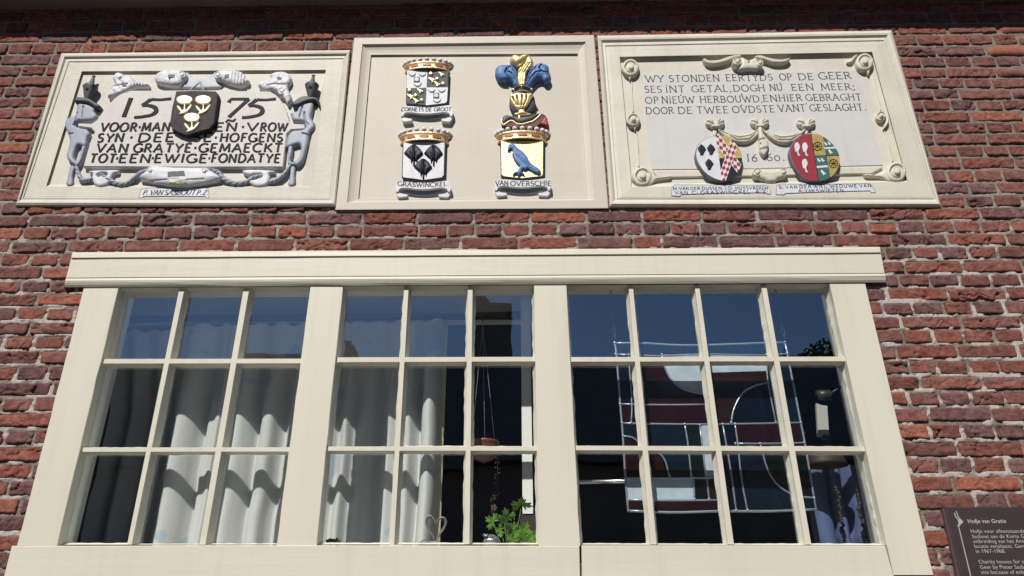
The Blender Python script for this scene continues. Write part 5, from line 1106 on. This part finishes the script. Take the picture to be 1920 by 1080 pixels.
# jointed lamp and blue cloth in the right corner
lampY = .24
lp = thing('jointed_lamp', 'dark jointed lamp with a white arm and domed shade in the right window', 'lamp', tuple(W((1545, 780), lampY)))
m = MB(); m.tube([W(q, lampY) for q in D('lead', [(1328, 274), (1394, 272)])], .019, 16); m.build('joint', 'dimgrey', lp)
m = MB(); m.tube([W(q, lampY) for q in D('lead', [(1390, 268), (1460, 224)])], .004, 8); m.build('rod', 'dimgrey', lp)
m = MB(); slab(m, D('lead', [(1326, 312), (1352, 322), (1382, 326), (1392, 480), (1336, 483)]), lampY-.004, lampY+.012, .002); M['lamparm'] = mat('lamp_arm', (.38, .37, .35), .5); m.build('arm', 'lamparm', lp)
m = MB(); c = W(D('lead', [(1366, 488)])[0], lampY); m.ball(c, .012, 1, 10); m.ball(c+Vector((.012, 0, .004)), .006, 1, 8); m.build('knob', 'dimgrey', lp)
m = MB(); c = W((1550, 874), lampY+.02); R_ = (W((1592, 874), lampY).x-W((1512, 874), lampY).x)/2; v = []; N = 28
prof = [(.14, .085), (.3, .080), (.55, .064), (.8, .036), (.95, .012), (1.0, 0), (.97, 0), (.78, .034), (.5, .058), (.1, .072)]
for i in range(N):
    t = 2*math.pi*i/N
    for r, h in prof: v.append((c.x+R_*r*math.cos(t), c.y+R_*.8*r*math.sin(t), c.z+h))
n = len(prof); m.add(v, [[i*n+j, i*n+j+1, ((i+1) % N)*n+j+1, ((i+1) % N)*n+j] for i in range(N) for j in range(n-1)], 0, True); m.build('shade', 'brown', lp)
bc = curtain('cloth', [(1512, .9), (1518, .3), (1528, 0), (1540, .1), (1549, .5), (1553, 1.3), (1557, .4), (1566, 0), (1575, .4), (1580, 1.3), (1588, 1.1), (1594, .5), (1604, 0), (1613, .4), (1620, 1.1), (1632, 1.5)], 880, 868, 1060, '', 'bluecloth', .36, .045)
tag(bc, 'blue cloth hanging in folds in the right window corner', 'cloth')
for a, lab in (([(1569, 915), (1573, 930), (1575, 953), (1580, 985), (1584, 1030)], 'dark knotted cord hanging before the blue cloth, nearer the leaded panel'), ([(1607, 920), (1611, 945), (1614, 965), (1621, 990), (1628, 1030)], 'dark knotted cord hanging before the blue cloth, nearer the window edge')):
    m = MB(); P = [W(q, .25) for q in smooth_open(a, 6)]; m.tube(P, .003, 6)
    for i, p in enumerate(P): m.ball(p+Vector((random.uniform(-.004, .004), 0, 0)), random.uniform(.004, .0085), 1, 7)
    tag(m.build('knotted_cord', 'brown'), lab, 'cord', 'knotted cords')

# hanging copper bowl with a trailing plant
BY = .14
hb = thing('hanging_bowl', 'copper coloured bowl hung on thin white cords in the middle window', 'hanging bowl', tuple(W((908, 840), BY)))
c = W((908, 829), BY); R_ = .049; v = []; N = 30; m = MB()
prof = [(1.02, .002), (1.05, 0), (1.05, -.006), (1.0, -.008), (.97, -.022), (.86, -.040), (.66, -.054), (.4, -.062), (.12, -.064), (.12, -.068), (.02, -.069)]
for i in range(N):
    t = 2*math.pi*i/N
    for r, h in prof: v.append((c.x+R_*r*math.cos(t), c.y+R_*r*math.sin(t), c.z+h*1.05))
n = len(prof); m.add(v, [[i*n+j, i*n+j+1, ((i+1) % N)*n+j+1, ((i+1) % N)*n+j] for i in range(N) for j in range(n-1)], 0, True); m.build('bowl', 'copper', hb)
ap = W((905, 606), BY)
for dx_, dy_ in ((.004, -.05), (.036, .01), (-.045, .015)):
    m = MB(); m.tube([ap, c+Vector((dx_, dy_, -.002))], .0008, 5); m.build('cord', 'cord', hb)
m = MB(); m.tube([ap, W((904, 592), BY+.06)], .0012, 5); m.build('hook', 'dimgrey', hb)
m = MB(); P = [W(q, BY-.02) for q in smooth_open(Z((860, 670), 2.919, [(208, 470), (212, 560), (212, 640), (204, 700), (208, 750), (186, 775), (190, 830), (192, 860)]), 5)]; m.tube(P, .0009, 5)
for p in P[4::2]:
    for sx_ in (-1, 1): m.ball(p+Vector((sx_*.006, 0, random.uniform(-.004, .004))), random.uniform(.002, .0042), .5, 7)
tv = m.build('trailing_stem', 'brown', hb)
m = MB(); q0 = W(Z((860, 670), 2.919, [(194, 826)])[0], BY-.02)
for k in range(5): m.ball(q0+Vector((.006*math.cos(k*1.26), -.002, .006*math.sin(k*1.26))), .0055, .5, 8)
M['pinkflower'] = mat('pink_petal', (.085, .032, .034), .6); m.build('flower', 'pinkflower', tv)

# narrow white upright board beside the middle post
wp = MB(); a, b = W((978, 756), .33), W((996.5, 756), .33); zb = W((992, 963), .33).z
wp.box(a.x, b.x, .33, .36, zb, 2.98); wb = wp.build('upright_board', 'roomwhite'); tag(wb, 'narrow white upright board behind the right edge of the middle window', 'board')
m = MB(); m.box(a.x-.012, b.x+.02, .335, .40, 1.83, zb-.0005); m.build('foot', 'brown', wb)

# wire heart
HY = .085
m = MB(); H = [(768, 882), (742, 836), (722, 800), (716, 768), (726, 746), (746, 744), (762, 762), (772, 786), (786, 762), (806, 750), (824, 758), (830, 782), (818, 812), (795, 845), (772, 884)]
m.tube([W(q, HY) for q in D('low', smooth_open(H, 4))], .0026, 7); m.tube([W(q, HY+.006) for q in D('low', smooth_open([(770+(x-770)*.86, 812+(y-812)*.88) for x, y in H], 4))], .0018, 6)
m.tube([W(q, HY) for q in D('low', [(770, 882), (772, 912)])], .004, 6); m.tube([W(q, HY) for q in D('low', smooth_open([(650, 892), (690, 886), (716, 868), (724, 884), (765, 888), (790, 880)], 3))], .0024, 6)
M['wire'] = mat('grey_wire', (.20, .20, .21), .4, metal=.5); tag(m.build('wire_heart', 'wire'), 'grey wire heart ornament standing on the windowsill inside', 'ornament')
# glass ornament
m = MB(); c = W((921, 1018), .09); m.ball(c, .027, .8, 16); 
for k in range(9): m.ball(c+Vector((.022*math.cos(k*.75), -.016, .018*math.sin(k*.4)+.004)), .0055, 1, 6)
M['crystal'] = mat('cut_glass', (.30, .31, .32), .12, metal=.55, bump=.6, bscale=150); tag(m.build('glass_ornament', 'crystal'), 'small cut glass ornament at the foot of the geranium', 'ornament')
# geranium
gp = thing('geranium', 'green scented geranium with lobed leaves in the middle window', 'plant', tuple(W((958, 1030), .12)))
def leaf_mesh(c, r, tilt, m_):
    m = MB(); v = [(0, 0, .0)]; N = 56
    for i in range(N):
        t = -math.pi*.80+i/(N-1)*math.pi*1.60
        lobe = .42+.58*abs(math.cos(t*2.2))**.7; tooth = 1+.16*math.cos(t*17)
        rr = r*lobe*tooth*(1.0-.12*abs(t)/2.5); v.append((rr*math.sin(t), -.25*rr*abs(math.sin(3*t))*.5, rr*math.cos(t)))
    rot = Matrix.Rotation(tilt[0], 4, 'Y') @ Matrix.Rotation(tilt[1], 4, 'X')
    v = [tuple(rot @ Vector(p)+c) for p in v]; m.add(v, [[0, i, i+1] for i in range(1, N)], 0, False); return m.build('leaf', m_, gp)
base = W((955, 1045), .12)
for (u, w_), r, tl in (((188, 900), 16, (-1.1, .5)), ((262, 874), 17, (-.2, .6)), ((345, 808), 20, (.1, 1.0)), ((232, 945), 13, (-1.6, .3)), ((292, 952), 17, (.3, .5)), ((352, 950), 19, (.5, .5)), ((322, 992), 16, (-.4, .4)), ((395, 990), 18, (1.0, .5)), ((372, 1012), 18, (.8, .6)), ((300, 1004), 15, (-.9, .4)), ((350, 980), 14, (.2, .3)), ((308, 838), 10, (-.8, .9)), ((250, 905), 13, (.6, .4))):
    q = Z((860, 670), 2.919, [(u, w_)])[0]; yy = .10+random.random()*.06; c = W(q, yy)
    leaf_mesh(c, r/540*.98, tl, 'leaf' if random.random() < .85 else 'leafdark')
    m = MB(); mid_ = (c+base)/2+Vector((0, .02, -.015)); m.tube([c, mid_, base], .0014, 5); m.build('stem', 'stem', gp)
# low dark plant at the left end of the middle window
m = MB()
for k in range(12):
    c = W(D('low', [(158+k*6.4, 880+6*math.sin(k*1.9))])[0], .10); m.ball(c, .0055, .5, 7, sz=.55+.5*(k % 2))
    m.tube([c, c+Vector((.003*math.sin(k), 0, -.02))], .0012, 5)
tag(m.build('succulent', 'leafdark'), 'small dark green plant low behind the left pane of the middle window', 'plant')
m = MB(); P = [W(q, .16) for q in D('lead', smooth_open([(1210, 908), (1226, 930), (1238, 962), (1244, 1000), (1248, 1040), (1236, 1040), (1226, 1000), (1214, 950)], 3))]; m.prism(P, .163, 0); tag(m.build('leaf_blade', 'leafdark'), 'single dark green leaf behind the bottom row of the right window', 'leaf')

# ------------------------------------------------------------------ across the street: what the panes mirror
def mirror(px, Y):
    P = W(px, .03); v = P-Vector((0, -DIST, EYE)); t = (P.y-Y)/v.y
    return Vector((P.x+v.x*t, Y, P.z+v.z*t))
FY = -11.5
oh = thing('terraced_house', 'dark terraced house across the street mirrored in the window panes', 'house', (0, FY, 0))
zr = mirror((960, 674), FY-2.5).z; ze = zr-2.9
m = MB(); m.box(-16, 16, FY-5, FY, .002, ze); m.build('wall', 'farwall', oh)
m = MB(); m.add([(-16.3, FY+.35, ze-.15), (16.3, FY+.35, ze-.15), (16.3, FY-2.5, zr), (-16.3, FY-2.5, zr), (-16.3, FY-5.3, ze-.15), (16.3, FY-5.3, ze-.15)], [[0, 1, 2, 3], [3, 2, 5, 4], [0, 3, 4], [1, 5, 2], [0, 4, 5, 1]]); m.build('roof', 'farroof', oh)
for k in range(7):
    x = -13+k*4.2
    m = MB(); m.box(x-.65, x+.65, FY-.02, FY+.04, 1.0, 2.7); m.box(x-.55, x+.55, FY+.04, FY+.05, 1.1, 2.6, 1); m.build('window', ['farframe', 'farglass'], oh)
CYY = FY-2.0
def stack(body, caps):
    m = MB()
    for (x0, y0, x1, y1) in body+caps:
        a, b = mirror((x0, y0), CYY), mirror((x1, y1), CYY); e = .0 if (x0, y0, x1, y1) in body else .06
        m.box(a.x, b.x, CYY-.55-e, CYY+e, min(a.z, b.z), max(a.z, b.z))
    return m
m = stack([(884, 588, 966, 680)], [(884, 574, 955, 588.2), (890, 566, 963, 574.2)])
a = mirror((905, 566), CYY); r = abs(mirror((925, 566), CYY).x-a.x)
m.tube([(a.x, CYY-.5, a.z), (a.x, CYY, a.z)], r, 18); m.build('chimney', 'farwall', oh)
m = stack([(641, 642, 654, 680)], [(641, 636, 652, 642.2)]); m.build('chimney', 'farwall', oh)
tr = thing('tree', 'distant tree behind the terraced house, mirrored in the right panes', 'tree', tuple(mirror((1520, 700), FY-9)*1))
tr.location.z = 0; bpy.context.view_layer.update()
m = MB(); c = mirror((1522, 690), FY-9); m.tube([(c.x, c.y, 0), (c.x+.1, c.y, c.z*.5), (c.x, c.y, c.z)], .22, 8, rf=lambda t: 1-.6*t); m.build('trunk', 'brown', tr)
m = MB()
for k in range(3200):
    d = Vector(RNG.normal(size=3)).normalized()*(RNG.random()**.4); p = c+Vector((d.x*1.9, d.y*1.6, d.z*.85-.2+.25*math.sin(d.x*7))); a = Vector(RNG.normal(size=3))  .normalized()*.085; b = a.cross(Vector(RNG.normal(size=3))).normalized()*.055
    m.add([p-a, p+b, p+a, p-b], [[0, 1, 2, 3]])
m.build('crown', 'leafdark', tr)
